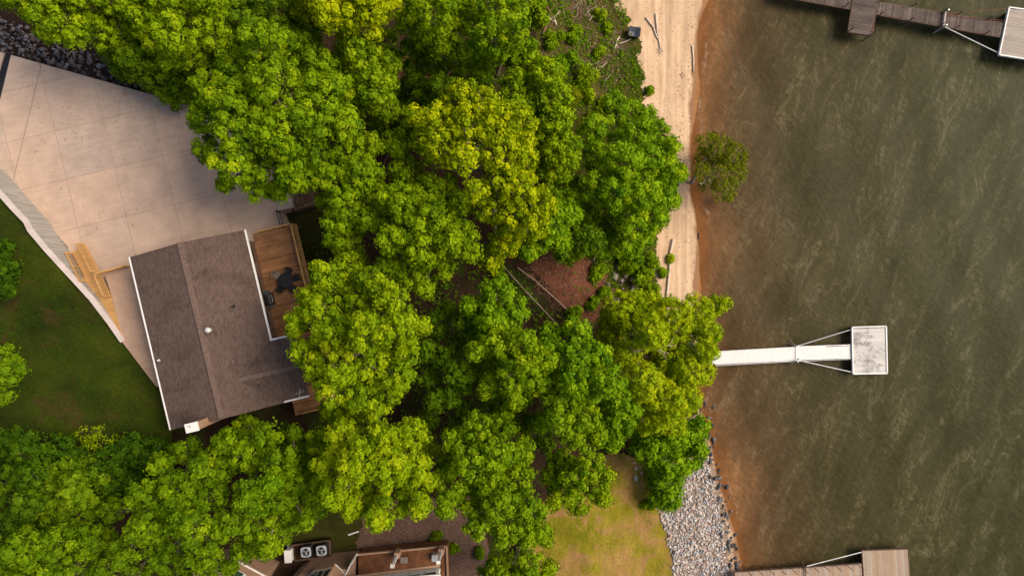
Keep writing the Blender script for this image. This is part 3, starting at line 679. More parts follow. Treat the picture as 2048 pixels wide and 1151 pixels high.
# garden steps of timbers at the driveway corner
gs = thing('garden_steps', 'curved dark timber garden steps going down beside the driveway corner', 'steps', P(605, 400, 4.6))
b0 = gs.location
for k in range(5):
    x = 588+k*10; z = 5.7-k*0.42
    p0, p1, p2 = P(x, 375, z)-b0, P(x+7, 392, z)-b0, P(x+5, 411, z)-b0
    MB().bar(p0, p1, 0.34, 0.22).bar(p1, p2, 0.34, 0.215).build('step', M['timber'], gs)
mb = MB(); a, b2 = P(586, 421, 5.2)-b0, P(636, 406, 4.2)-b0; mb.bar(a, b2, 0.30, 0.9); mb.build('side_timber', M['timber'], gs)

# ------------------------------------------------------------------ the neighbouring house at the bottom edge
ZN = 5.2
nb = thing('house', 'tan walled neighbouring house with white framed windows at the bottom edge', 'house', P(800, 1150, ZN))
N0 = nb.location
def NP(px, py, z): return P(px, py, z)-N0
def wallquad(mb, a, b_, z0, z1, th=0.2):
    """vertical wall between two plan points (world-local), thickness away from camera centre."""
    a = Vector((a.x, a.y)); b_ = Vector((b_.x, b_.y)); d = (b_-a).normalized(); nrm = Vector((-d.y, d.x))
    if nrm.y > 0: nrm = -nrm
    q = [a, b_, b_+nrm*th, a+nrm*th]; mb.prism([(p.x, p.y) for p in q], z0-N0.z, z1-N0.z)
# porch floor with low tan kerb
pf = PP([(716, 1112), (893, 1094), (900, 1230), (720, 1230)], 6.0)
M['stain'] = plain('brown_stained_floor', (0.17, 0.066, 0.022), 0.6, var=0.5, scale=1.4)
MB().prism([(p.x-N0.x, p.y-N0.y) for p in pf], ZN-1.0-N0.z, 6.0-N0.z).build('porch_floor', M['stain'], nb)
kerb = MB()
for a, b_ in (((714, 1109), (893, 1092)), ((893, 1092), (899, 1230))):
    p, q = NP(*a, 6.25), NP(*b_, 6.25); kerb.bar((p.x, p.y, 6.13-N0.z), (q.x, q.y, 6.13-N0.z), 0.14, 0.26)
kerb.build('kerb', M['tan'], nb)
# porch columns: tan base block, white shaft
def column(px, py):
    p = NP(px, py, 6.6); zz = N0.z
    c = MB().box(p.x-0.22, p.x+0.22, p.y-0.24, p.y+0.24, 6.0-zz, 7.0-zz).build('column_base', M['tan'], nb, bevel=0.01)
    MB().box(p.x-0.10, p.x+0.10, p.y-0.10, p.y+0.10, 7.0-zz, 9.0-zz).box(p.x-0.15, p.x+0.15, p.y-0.15, p.y+0.15, 8.8-zz, 9.05-zz).build('column', M['white'], nb)
column(795, 1107); column(883, 1100)
# beam and upper wall with a row of windows (facing up the picture)
A = NP(694, 1156, 9.2); B = NP(879, 1132, 9.2); zz = N0.z
MB().bar((A.x, A.y+0.05, 9.1-zz), (B.x, B.y+0.05, 9.1-zz), 0.16, 0.14).build('beam', M['tan'], nb)
d = (Vector((B.x, B.y, 0))-Vector((A.x, A.y, 0))); L = d.length; d.normalize(); nr = Vector((d.y, -d.x, 0))
if nr.y > 0: nr = -nr
mb = MB(); a2 = Vector((A.x, A.y, 0))+nr*0.12; b2_ = Vector((B.x, B.y, 0))+nr*0.12
mb.prism([(p.x, p.y) for p in (a2, b2_, b2_+nr*0.3, a2+nr*0.3)], 9.0-zz, 11.5-zz); mb.build('upper_wall', M['white'], nb)
for i in range(6):
    q0 = a2+d*(L*(i+0.10)/6); q1 = a2+d*(L*(i+0.90)/6)
    f = MB().prism([(p.x, p.y) for p in (q0-nr*0.05, q1-nr*0.05, q1-nr*0.003, q0-nr*0.003)], 9.92-zz, 10.95-zz).build('window', M['white'], nb)
    q0 = a2+d*(L*(i+0.15)/6); q1 = a2+d*(L*(i+0.85)/6)
    MB().prism([(p.x, p.y) for p in (q0-nr*0.075, q1-nr*0.075, q1-nr*0.052, q0-nr*0.052)], 10.02-zz, 10.88-zz).build('pane', M['glass'], f)
    q0 = a2+d*(L*(i+0.1)/6); q1 = a2+d*(L*(i+0.90)/6)
    MB().prism([(p.x, p.y) for p in (q0-nr*0.04, q1-nr*0.04, q1-nr*0.003, q0-nr*0.003)], 9.40-zz, 9.82-zz).build('panel', M['white'], nb)
e0 = NP(700, 1165, 11.7); e1 = NP(881, 1151, 11.7); 
M['greyroof'] = plain('grey_shingles', (0.12, 0.12, 0.125), 0.95, var=0.3, scale=8)
mb = MB(); mb.prism([(e0.x, e0.y), (e1.x, e1.y), (e1.x+0.3, e1.y-6), (e0.x-0.2, e0.y-6)], 11.55-zz, lambda x, y: 11.7-zz+max(0, (e0.y-y))*0.3); mb.build('roof', M['greyroof'], nb)
MB().bar((e0.x, e0.y+0.05, 11.6-zz), (e1.x, e1.y+0.05, 11.6-zz), 0.12, 0.14).build('gutter', M['white'], nb)
# tan lower walls and bay to the left of the porch
mb = MB()
wp = [NP(*q) for q in ((710, 1109, 5.2), (622, 1118, 5.2), (598, 1135, 5.2), (585, 1175, 5.2))]
for a, b_ in zip(wp[:-1], wp[1:]): wallquad(mb, a, b_, 4.2, 8.0, 0.25)
wallquad(mb, wp[0], wp[0]+Vector((-0.2, -3, 0)), 4.2, 8.0, 0.25)
mb.build('wall', M['tan'], nb)
# roof terrace slab over the lower wall so the wall is closed
tz = 8.0
mb = MB(); mb.prism([(p.x, p.y-0.05) for p in (wp[0], wp[1], wp[2], wp[3])]+[(wp[0].x-0.2, wp[0].y-3.0)], tz-zz, tz+0.08-zz); mb.build('terrace', M['tan'], nb)
# bay window: three panes in a white frame, standing above the terrace
b0_, b1_ = NP(628, 1139, 8.5), NP(668, 1131, 8.5); b2b = NP(688, 1150, 8.5); bl_ = NP(604, 1165, 8.5)
mb = MB()
for a, b_ in ((bl_, b0_), (b0_, b1_), (b1_, b2b)): wallquad(mb, a, b_, 8.0, 10.8, 0.15)
bay = mb.build('bay', M['white'], nb)
dd = (b1_-b0_); dd.z = 0; LL = dd.length; dd.normalize(); nn = Vector((-dd.y, dd.x, 0)); nn = nn if nn.y > 0 else -nn
MB().prism([((b0_+dd*LL*f_+nn*g_).x, (b0_+dd*LL*f_+nn*g_).y) for f_, g_ in ((0.0, 0.002), (1.0, 0.002), (1.0, 0.03), (0.0, 0.03))], 8.1-zz, 8.75-zz).build('bay_panel', M['tan'], bay)
for i in range(3):
    f = MB(); q = [b0_+dd*(LL*(i+0.14)/3), b0_+dd*(LL*(i+0.86)/3)]
    f.prism([((p+nn*g_).x, (p+nn*g_).y) for p, g_ in ((q[0], 0.005), (q[1], 0.005), (q[1], 0.03), (q[0], 0.03))], 8.95-zz, 10.55-zz).build('pane', M['glass'], bay)
MB().prism([((p).x, (p).y) for p in (b1_, b2b, b2b+nn*0.02+Vector((0.03, 0, 0)), b1_+Vector((0.04, 0, 0)))], 8.3-zz, 10.3-zz).build('bay_panel', M['tan'], bay)
# slatted gate frame beside the porch
ga, gb = NP(713, 1108, 6.3), NP(700, 1134, 6.3)
gt = MB().bar((ga.x, ga.y, 6.2-zz), (gb.x, gb.y, 6.2-zz), 0.1, 0.1).bar((ga.x, ga.y, 8.2-zz), (gb.x, gb.y, 8.2-zz), 0.1, 0.1).bar((ga.x, ga.y, 6.1-zz), (ga.x, ga.y, 8.25-zz), 0.12, 0.12, Vector((0, 1, 0))).bar((gb.x, gb.y, 6.1-zz), (gb.x, gb.y, 8.25-zz), 0.12, 0.12, Vector((0, 1, 0))).build('gate_frame', M['white'], nb)
MB().bar((ga.x, ga.y, 7.2-zz), (gb.x, gb.y, 7.2-zz), 0.04, 1.8).build('gate_panel', M['tan'], gt)
# left block: tan wall with white trim bands and a gable window
la, lm, lb_ = NP(418, 1100, 5.6), NP(470, 1098, 5.6), NP(548, 1128, 5.6)
mb = MB(); wallquad(mb, lm, lb_, 4.6, 8.4, 0.25); wallquad(mb, la, lm, 4.6, 8.4, 0.25); wallquad(mb, lb_, lb_+Vector((-1.5, -2.5, 0)), 4.6, 8.4, 0.25); mb.build('wall', M['tan'], nb)
ua, ub = NP(463, 1117, 8.6), NP(535, 1156, 8.6)
mb = MB(); wallquad(mb, ua, ub, 8.4, 11.2, 0.2); ul = NP(428, 1150, 8.6); wallquad(mb, ul, ua, 8.4, 11.2, 0.2); mb.build('upper_wall', M['tan'], nb)
MB().bar((ua.x, ua.y, 8.5-zz), (ub.x, ub.y, 8.5-zz), 0.16, 0.16).bar((ul.x, ul.y, 8.5-zz), (ua.x, ua.y, 8.5-zz), 0.16, 0.16).build('trim', M['white'], nb)
dw = (ub-ua); dw.z = 0; lw = dw.length; dw.normalize(); nw = Vector((-dw.y, dw.x, 0)); nw = nw if nw.y > 0 else -nw
fr = MB().prism([((ua+dw*lw*f_+nw*g_).x, (ua+dw*lw*f_+nw*g_).y) for f_, g_ in ((0.0, 0.003), (0.55, 0.003), (0.55, 0.05), (0.0, 0.05))], 9.6-zz, 11.1-zz).build('window', M['white'], nb)
MB().prism([((ua+dw*lw*f_+nw*g_).x, (ua+dw*lw*f_+nw*g_).y) for f_, g_ in ((0.06, 0.052), (0.49, 0.052), (0.49, 0.075), (0.06, 0.075))], 9.75-zz, 10.95-zz).build('pane', plain('green_glass', (0.05, 0.09, 0.05), 0.15, bmp=0), fr)
g0, g1, g2 = NP(426, 1130, 11.6), NP(437, 1142, 11.6), NP(424, 1165, 11.6)
MB().prism([(g0.x, g0.y), (g1.x, g1.y), (g2.x, g2.y)], 11.4-zz, 11.6-zz).build('gable_trim', M['white'], nb)
mb = MB(); tl = [la, lm, lb_]; mb.prism([(la.x, la.y-0.05), (lm.x, lm.y-0.05), (lb_.x, lb_.y-0.05), (lb_.x-1.5, lb_.y-2.5), (la.x, la.y-3)], 8.4-zz, 8.47-zz); mb.build('terrace', M['tan'], nb)
# AC units on a timber pad
pad = thing('equipment_pad', 'brown timber framed pad under the two air conditioner units', 'pad', P(617, 1108, ZN))
p4 = PP([(582, 1090), (659, 1080), (661, 1112), (590, 1120)], ZN+0.1); b0 = pad.location
MB().prism([(p.x-b0.x, p.y-b0.y) for p in p4], -0.6, 0.08).build('slab', M['dirt'], pad)
fm = MB()
for i in range(4): p, q = p4[i], p4[(i+1) % 4]; fm.bar((p.x-b0.x, p.y-b0.y, 0.07), (q.x-b0.x, q.y-b0.y, 0.07), 0.12, 0.16)
fm.build('timber_frame', M['timber'], pad)
def ac(px, py, label, rot):
    p = P(px, py, ZN+1.0); t = thing('air_conditioner', label, 'air conditioner', (p.x, p.y, ZN+0.085), rot, 'air conditioner units by the neighbouring house')
    MB().box(-0.40, 0.40, -0.40, 0.40, 0.01, 0.90).build('casing', M['darkgrey'], t, bevel=0.05)
    mb = MB()
    for i in range(12):
        for s in (-1, 1):
            mb.box(-0.34, 0.34, s*0.405-0.006, s*0.405+0.006, 0.1+i*0.065, 0.125+i*0.065); mb.box(s*0.405-0.006, s*0.405+0.006, -0.34, 0.34, 0.1+i*0.065, 0.125+i*0.065)
    mb.build('louvres', M['black'], t)
    n = 28; mb = MB(); ring = []
    for k in range(n):
        a = 2*math.pi*k/n; c, s = math.cos(a), math.sin(a); r_ = 0.41/max(abs(c), abs(s)); r_ = min(r_, 0.50); ring.append((c*r_, s*r_, 0.97))
    inner = [(math.cos(2*math.pi*k/n)*0.31, math.sin(2*math.pi*k/n)*0.31, 0.985) for k in range(n)]
    low = [(x, y, 0.88) for x, y, z in ring]
    ilow = [(x, y, 0.80) for x, y, z in inner]
    mb.add(ring+inner+low+ilow, [(k, (k+1) % n, n+(k+1) % n, n+k) for k in range(n)]+[(2*n+k, 2*n+(k+1) % n, (k+1) % n, k) for k in range(n)]+[(n+k, n+(k+1) % n, 3*n+(k+1) % n, 3*n+k) for k in range(n)])
    mb.build('top_cover', M['grey'], t)
    MB().lathe([(0.31, 0.905), (0.30, 0.91)], (0, 0, 0), 24).build('fan_well', M['black'], t)
    gr = MB()
    for k in range(5): 
        r_ = 0.06+0.055*k; gr.tube([(math.cos(2*math.pi*i/20)*r_, math.sin(2*math.pi*i/20)*r_, 0.985) for i in range(21)], 0.006, 4, cap=False)
    gr.build('grille', M['black'], t)
    fan = MB()
    for k in range(3):
        a = k*2.094; v = [(math.cos(a+j)*r_, math.sin(a+j)*r_, 0.94+zj) for j, r_, zj in ((0, 0.05, 0), (0.15, 0.27, 0.0), (0.9, 0.27, -0.03), (0.9, 0.06, -0.02))]
        fan.add(v+[(x, y, z-0.008) for x, y, z in v], [(0, 1, 2, 3), (7, 6, 5, 4), (0, 4, 5, 1), (1, 5, 6, 2), (2, 6, 7, 3), (3, 7, 4, 0)])
    fan.lathe([(0.07, 0.92), (0.06, 0.965)], (0, 0, 0), 12)
    fan.build('fan', M['galv'], t)
ac(612, 1103, 'left of the two air conditioner units, nearer the white cabinet', R(6)); ac(643, 1100, 'right of the two air conditioner units, at the pad corner', R(8))
p = P(575, 1113, ZN+0.8); t = thing('equipment_cabinet', 'white rounded equipment cabinet left of the air conditioner units', 'cabinet', (p.x, p.y, ZN-0.3), R(4))
MB().box(-0.28, 0.28, -0.5, 0.5, 0.05, 0.95).build('casing', M['white'], t, bevel=0.08)
MB().box(-0.30, 0.30, -0.52, 0.52, 0.97, 1.06).build('lid', M['white'], t, bevel=0.04)
MB().box(-0.36, 0.36, -0.58, 0.58, -0.15, 0.04).build('plinth', M['grey'], t)
# porch furniture
p = P(808, 1120, 6.7); t = thing('side_table', 'small grey side table on the brown porch floor behind the middle column', 'table', (p.x, p.y, 6.0))
MB().box(-0.3, 0.3, -0.25, 0.25, 0.62, 0.67).build('table_top', M['fabric'], t, bevel=0.01)
for sx in (-1, 1):
    for sy in (-1, 1): MB().box(sx*0.25-0.03, sx*0.25+0.03, sy*0.2-0.03, sy*0.2+0.03, 0.003, 0.62).build('leg', M['timber'], t)
p = P(869, 1115, 6.5); t = thing('storage_box', 'pale storage box on the porch floor beside the right column', 'box', (p.x, p.y, 6.003))
MB().box(-0.2, 0.2, -0.25, 0.25, 0.0, 0.5).build('body', M['white'], t, bevel=0.01); MB().box(-0.22, 0.22, -0.27, 0.27, 0.505, 0.56).build('lid', M['grey'], t, bevel=0.01)
a, b_ = gpt(697, 1068), gpt(718, 1061); mb = MB()
o = MB().tube([(a.x, a.y, a.z+0.08), (b_.x, b_.y, b_.z+0.08)], 0.065, 10).build('pipe', M['white']); tag(o, 'short white pipe lying on the dark grass above the neighbouring house', 'pipe')

# ------------------------------------------------------------------ docks
def dockpoly(px, z): return [(p.x, p.y) for p in PP(px, z)]
def rel(poly, o_): return [(x-o_[0], y-o_[1]) for x, y in poly]
def planks(px, z, ang, bw, mat, parent, name='decking', th=0.06, gap=0.014):
    return boards_in(dockpoly(px, z), ang, bw, gap, z-parent.location.z, th, (parent.location.x, parent.location.y)).build(name, mat, parent)
def frame_edge(px, z, wid, h, mat, parent, name='frame', dz=0.0):
    pts = PP(px, z); mb = MB(); o_ = parent.location
    for i in range(len(pts)):
        mb.bar(pts[i]-o_+Vector((0, 0, dz)), pts[(i+1) % len(pts)]-o_+Vector((0, 0, dz)), wid, h)
    return mb.build(name, mat, parent)
def lpost(parent, px, py, z, zb, zt, r, mat, name='post'):
    p = P(px, py, z)-parent.location; return MB().tube([(p.x, p.y, zb-parent.location.z), (p.x, p.y, zt-parent.location.z)], r, 8).build(name, mat, parent)
def strut(parent, a, b_, r, mat, name='brace'):
    return MB().tube([P(*a)-parent.location, P(*b_)-parent.location], r, 8).build(name, mat, parent)
# middle dock
dm = thing('boat_dock', 'white aluminium dock with a square stained platform, in the middle of the shore', 'dock', (P(1560, 710).x, P(1560, 710).y, 0))
ZM = 0.75
planks([(1390, 706), (1588, 695), (1588, 719), (1390, 729)], ZM, R(3)+math.pi/2, 0.15, M['white'], dm, 'walkway')
planks([(1593, 694), (1702, 689.5), (1703, 714), (1593, 718)], ZM, R(3), 0.15, M['white'], dm, 'walkway')
mS, t_, b_ = newmat('stained_pale_decking'); s = noise(t_, coords(t_, (0.8, 0.9, 1)), 0.9, 6, 0.75, 0.0); br = ramp(t_, s, [(0.34, (0.20, 0.18, 0.17)), (0.50, (0.66, 0.63, 0.58))])
setc(t_, b_, mix(t_, 0.5, br, ramp(t_, island(t_), [(0, 0.75), (1, 1.1)]), 'MULTIPLY')); b_.inputs['Roughness'].default_value = 0.8
planks([(1705, 655), (1772, 653), (1774, 745), (1707, 746)], ZM+0.1, R(1.5), 0.15, mS, dm, 'platform')
frame_edge([(1704, 654), (1772, 652), (1774, 746), (1706, 747)], ZM+0.1, 0.11, 0.22, M['white'], dm, dz=-0.04)
frame_edge([(1389, 705), (1589, 694), (1589, 720), (1389, 730)], ZM, 0.07, 0.2, M['galv'], dm, dz=-0.07)
frame_edge([(1592, 693), (1703, 689), (1704, 715), (1592, 719)], ZM, 0.07, 0.2, M['galv'], dm, dz=-0.07)
strut(dm, (1430, 731, ZM), (1592, 722, ZM), 0.035, M['galv'], 'side_pipe'); strut(dm, (1592, 722, ZM), (1704, 717.5, ZM), 0.035, M['galv'], 'side_pipe')
strut(dm, (1593, 692, ZM), (1704, 658, ZM), 0.045, M['galv']); strut(dm, (1597, 720, ZM), (1705, 744, ZM), 0.045, M['galv'])
for a, b_ in (((1591, 691, 1.2), (1572, 674, -0.6)), ((1590, 692, 1.0), (1569, 682, -0.6)), ((1592, 720, 1.0), (1574, 727, -0.6)), ((1592, 721, 1.2), (1573, 735, -0.6))): strut(dm, a, b_, 0.03, M['galv'], 'stiff_arm')
for q in ((1591, 690), (1591, 722)): lpost(dm, *q, ZM, -1.5, 1.35, 0.05, M['galv'])
for q in ((1712, 662), (1712, 738), (1764, 660), (1766, 738), (1738, 700)):
    p = P(*q, 0.4)-dm.location; MB().box(p.x-0.35, p.x+0.35, p.y-0.35, p.y+0.35, -0.12, 0.6).build('float', M['black'], dm)
# upper dock
du = thing('boat_dock', 'weathered grey board dock with brown side platform, along the top edge', 'dock', (P(1750, 20).x, P(1750, 20).y, 0))
ZU = 1.3
A11 = math.atan2(-(65-20), (2005-1752))
planks([(1560, -34), (1712, -8), (1702, 18), (1560, -8)], ZU, A11+math.pi/2, 0.16, M['oldwood'], du, 'walkway')
planks([(1754, 4), (2009, 47), (2002, 74), (1752, 28)], ZU, A11+math.pi/2, 0.16, M['oldwood'], du, 'walkway')
planks([(1713, -40), (1760, -36), (1744, 70), (1697, 63)], ZU+0.07, A11, 0.15, M['oldwood'], du, 'side_platform')
planks([(2019, 16), (2120, 30), (2100, 125), (1999, 109)], ZU+0.1, A11, 0.16, M['palewood'], du, 'end_platform')
frame_edge([(2018, 15), (2121, 29), (2101, 126), (1998, 110)], ZU+0.1, 0.10, 0.24, M['white'], du, dz=-0.05)
frame_edge([(1753, 3), (2009, 46), (2002, 75), (1751, 29)], ZU, 0.07, 0.2, M['timber'], du, dz=-0.1)
frame_edge([(1712, -41), (1761, -37), (1745, 71), (1696, 64)], ZU+0.07, 0.07, 0.2, M['timber'], du, dz=-0.1)
frame_edge([(1559, -35), (1712, -9), (1702, 19), (1559, -7)], ZU, 0.07, 0.2, M['timber'], du, dz=-0.1)
MB().bar(P(1891, 24, 1.5)-du.location, P(1887, 54, 1.5)-du.location, 0.14, 0.12).build('cross_beam', M['palewood'], du)
for q in ((1891, 24), (1887, 54)): lpost(du, *q, 1.4, -2, 1.9, 0.07, M['galv'])
strut(du, (1889, 54, 1.4), (1998, 107, 1.2), 0.05, M['galv']); strut(du, (1888, 54, 1.4), (1864, 66, -0.4), 0.035, M['galv'], 'stiff_arm')
strut(du, (1893, 27, 1.45), (2017, 17, 1.4), 0.02, M['rope'], 'rope'); strut(du, (1893, 30, 1.45), (2012, 42, 1.4), 0.02, M['rope'], 'rope')
strut(du, (1752, 30, 1.35), (1742, 68, 1.4), 0.02, M['rope'], 'rope')
for i in range(9):
    f = i/8; 
    for q in ((1758+f*240, 31+f*43), (1764+f*240, 3+f*42)):
        if i in (0, 2, 4, 5, 7): lpost(du, q[0], q[1], ZU, -2.0, 2.15, 0.045, M['timber'], 'piling')
for q in ((1698, 62), (1742, 70), (1600, -14), (1650, -6), (1690, 13), (1620, -22)): lpost(du, *q, ZU, -2.0, 2.2, 0.05, M['timber'], 'piling')
for q in ((2030, 30), (2012, 100), (2090, 40), (2080, 110)):
    p = P(*q, 0.7)-du.location; MB().box(p.x-0.4, p.x+0.4, p.y-0.4, p.y+0.4, -0.12, 1.0).build('float', M['black'], du)
# bottom dock
dbm = thing('boat_dock', 'tan plank dock with square end platform, at the bottom edge', 'dock', (P(1650, 1150).x, P(1650, 1150).y, 0))
ZB = 1.1; A4 = math.atan2(-(1127-1142), (1725-1480))
planks([(1470, 1144), (1724, 1127), (1725, 1150), (1470, 1168)], ZB, A4+math.pi/2, 0.16, M['tanwood'], dbm, 'walkway')
planks([(1725, 1101), (1815, 1098), (1821, 1190), (1731, 1193)], ZB+0.05, A4+math.pi/2, 0.17, M['tanwood'], dbm, 'end_platform')
frame_edge([(1469, 1143), (1724, 1126), (1725, 1151), (1469, 1169)], ZB, 0.07, 0.22, M['timber'], dbm, dz=-0.1)
frame_edge([(1724, 1100), (1816, 1097), (1822, 1191), (1730, 1194)], ZB+0.05, 0.08, 0.22, M['timber'], dbm, dz=-0.1)
strut(dbm, (1614, 1131, ZB+0.1), (1723, 1103, ZB), 0.05, M['galv'])
strut(dbm, (1610, 1136, 1.3), (1604, 1124, 0.9), 0.04, M['timber'], 'stiff_arm'); MB().bar(P(1611, 1133, 1.25)-dbm.location, P(1612, 1156, 1.25)-dbm.location, 0.07, 0.08).build('cross_beam', M['timber'], dbm)
for i in range(11): lpost(dbm, 1495+i*22, 1141-i*1.35, ZB, -1.5, 2.3, 0.028, M['timber'], 'piling')
for q in ((1735, 1112), (1805, 1110), (1740, 1180), (1810, 1178)):
    p = P(*q, 0.6)-dbm.location; MB().box(p.x-0.4, p.x+0.4, p.y-0.4, p.y+0.4, -0.12, 0.85).build('float', M['black'], dbm)

# ------------------------------------------------------------------ foliage
def fib(n, zmin=-1.0):
    i = np.arange(n)+0.5; z = 1-(1-zmin)*i/n; ph = i*2.399963+rng.random()*6.28; r = np.sqrt(np.maximum(0, 1-z*z))
    return np.stack([r*np.cos(ph), r*np.sin(ph), z], -1)
def norm(v): return v/np.maximum(1e-6, np.linalg.norm(v, axis=-1, keepdims=True))
def leaves_at(pos, out, L, Wd_, n, spread=0.9):
    """n leaves radiating from every tuft position; returns (k*4,3) diamond vertices"""
    k = len(pos); p = np.repeat(pos, n, 0); o_ = np.repeat(out, n, 0); N = k*n
    rv = rng.normal(size=(N, 3)); rv = norm(rv-(rv*o_).sum(-1, keepdims=True)*o_); d = norm(rv + o_*(0.15+0.45*rng.random((N, 1)))*spread); s = norm(np.cross(d, o_+rng.normal(size=(N, 3))*0.25*spread))
    l = (L*(0.7+0.6*rng.random(N)))[:, None]; w_ = l*Wd_
    sag = norm(np.cross(s, d))*l*0.10
    a = p+d*l*0.05; b_ = p+d*l*0.5+s*w_*0.5-sag*0; c = p+d*l-sag*np.sign(sag[:, 2:3]+1e-9); e = p+d*l*0.5-s*w_*0.5
    return np.stack([a, b_, c, e], 1).reshape(-1, 3), p
def cube_sphere(m=2):
    vs, fs, key = [], [], {}
    for ax in range(3):
        for sg in (-1, 1):
            g = []
            for i in range(m+1):
                for j in range(m+1):
                    p = [0, 0, 0]; p[ax] = sg; p[(ax+1) % 3] = 2*i/m-1; p[(ax+2) % 3] = 2*j/m-1; k_ = tuple(round(q, 3) for q in p)
                    if k_ not in key: key[k_] = len(vs); vs.append(p)
                    g.append(key[k_])
            for i in range(m):
                for j in range(m):
                    a = i*(m+1)+j; q = [g[a], g[a+m+1], g[a+m+2], g[a+1]]; fs.append(q if sg > 0 else q[::-1])
    v = np.array(vs, float); return v/np.linalg.norm(v, axis=1, keepdims=True), np.array(fs)
QV, QF = cube_sphere(2)
def foliage(lobes, s1=0.74, rc=(0.36, 0.66), tufts=15, nl=7, L=0.20, Wl=0.5, base_t=0.5, var=0.25, fill=16, loose=0.0, core=0.66):
    """lobes: (x,y,z,R,Rz). Returns vertices, tint of all leaves of one crown."""
    VS, TS = [], []; cen = np.array([l[:3] for l in lobes]); rad = np.array([[l[3], l[3], l[4]] for l in lobes])
    cp, co_, cr = [], [], []
    for i, l in enumerate(lobes):
        n = max(8, int(2*math.pi*1.35*l[3]*(l[3]*0.4+l[4]*0.6)/(s1*s1)))
        d = fib(n, -0.35)+rng.normal(size=(n, 3))*0.13; d = norm(d)
        p = cen[i]+d*rad[i]*(0.78+0.36*rng.random((n, 1)))
        keepm = np.ones(n, bool)
        for j in range(len(lobes)):
            if j != i: keepm &= (np.linalg.norm((p-cen[j])/rad[j], axis=1) > 0.72)
        if loose: keepm &= rng.random(n) > loose
        cp.append(p[keepm]); co_.append(d[keepm]); cr.append(rc[0]+(rc[1]-rc[0])*rng.random(keepm.sum()))
    cp = np.concatenate(cp); co_ = np.concatenate(co_); cr = np.concatenate(cr)
    ct = base_t+rng.normal(size=len(cp))*var*0.5
    f = fib(tufts*2); K = len(cp)
    dirs = norm(f[None]+rng.normal(size=(K, tufts*2, 3))*0.22)
    want = norm(co_*0.7+np.array([0, 0, 0.7]))
    ok = (dirs*want[:, None]).sum(-1) > -0.12
    rr = cr[:, None, None]*(0.72+0.42*rng.random((K, tufts*2, 1)))
    tp = (cp[:, None]+dirs*rr*np.array([1, 1, 0.85]))[ok]; td = norm(dirs+rng.normal(size=dirs.shape)*0.12)[ok]; tt = np.repeat(ct[:, None], tufts*2, 1)[ok]
    tt = tt + rng.normal(size=len(tt))*var*0.35
    v, _ = leaves_at(tp, td, L, Wl, nl); VS.append(v); t_ = np.repeat(tt, nl)+rng.normal(size=len(tt)*nl)*var*0.2; TS.append(np.repeat(t_, 4))
    if fill:                                       # inner leaves
        for i, l in enumerate(lobes):
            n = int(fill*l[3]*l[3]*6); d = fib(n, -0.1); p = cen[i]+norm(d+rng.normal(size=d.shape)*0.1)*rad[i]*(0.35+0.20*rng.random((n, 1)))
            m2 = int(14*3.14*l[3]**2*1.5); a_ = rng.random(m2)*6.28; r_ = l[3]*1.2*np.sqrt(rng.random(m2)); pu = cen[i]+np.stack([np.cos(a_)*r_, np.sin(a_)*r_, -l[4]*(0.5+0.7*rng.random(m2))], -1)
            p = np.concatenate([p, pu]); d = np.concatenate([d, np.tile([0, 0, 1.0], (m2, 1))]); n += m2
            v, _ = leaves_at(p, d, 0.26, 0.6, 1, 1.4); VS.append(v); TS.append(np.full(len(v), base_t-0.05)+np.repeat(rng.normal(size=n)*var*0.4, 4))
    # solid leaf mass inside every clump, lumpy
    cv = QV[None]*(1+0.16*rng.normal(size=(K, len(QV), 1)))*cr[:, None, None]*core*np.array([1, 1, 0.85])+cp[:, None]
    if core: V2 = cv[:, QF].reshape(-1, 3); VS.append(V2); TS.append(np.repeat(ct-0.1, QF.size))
    V = np.concatenate(VS); T = np.clip(np.concatenate(TS), 0, 1); return V, T
def quadify(V): return np.arange(len(V)).reshape(-1, 4)
NLEAF = 0
def lobelist(s): return [tuple(float(v) for v in q.split(',')) for q in s.split()]
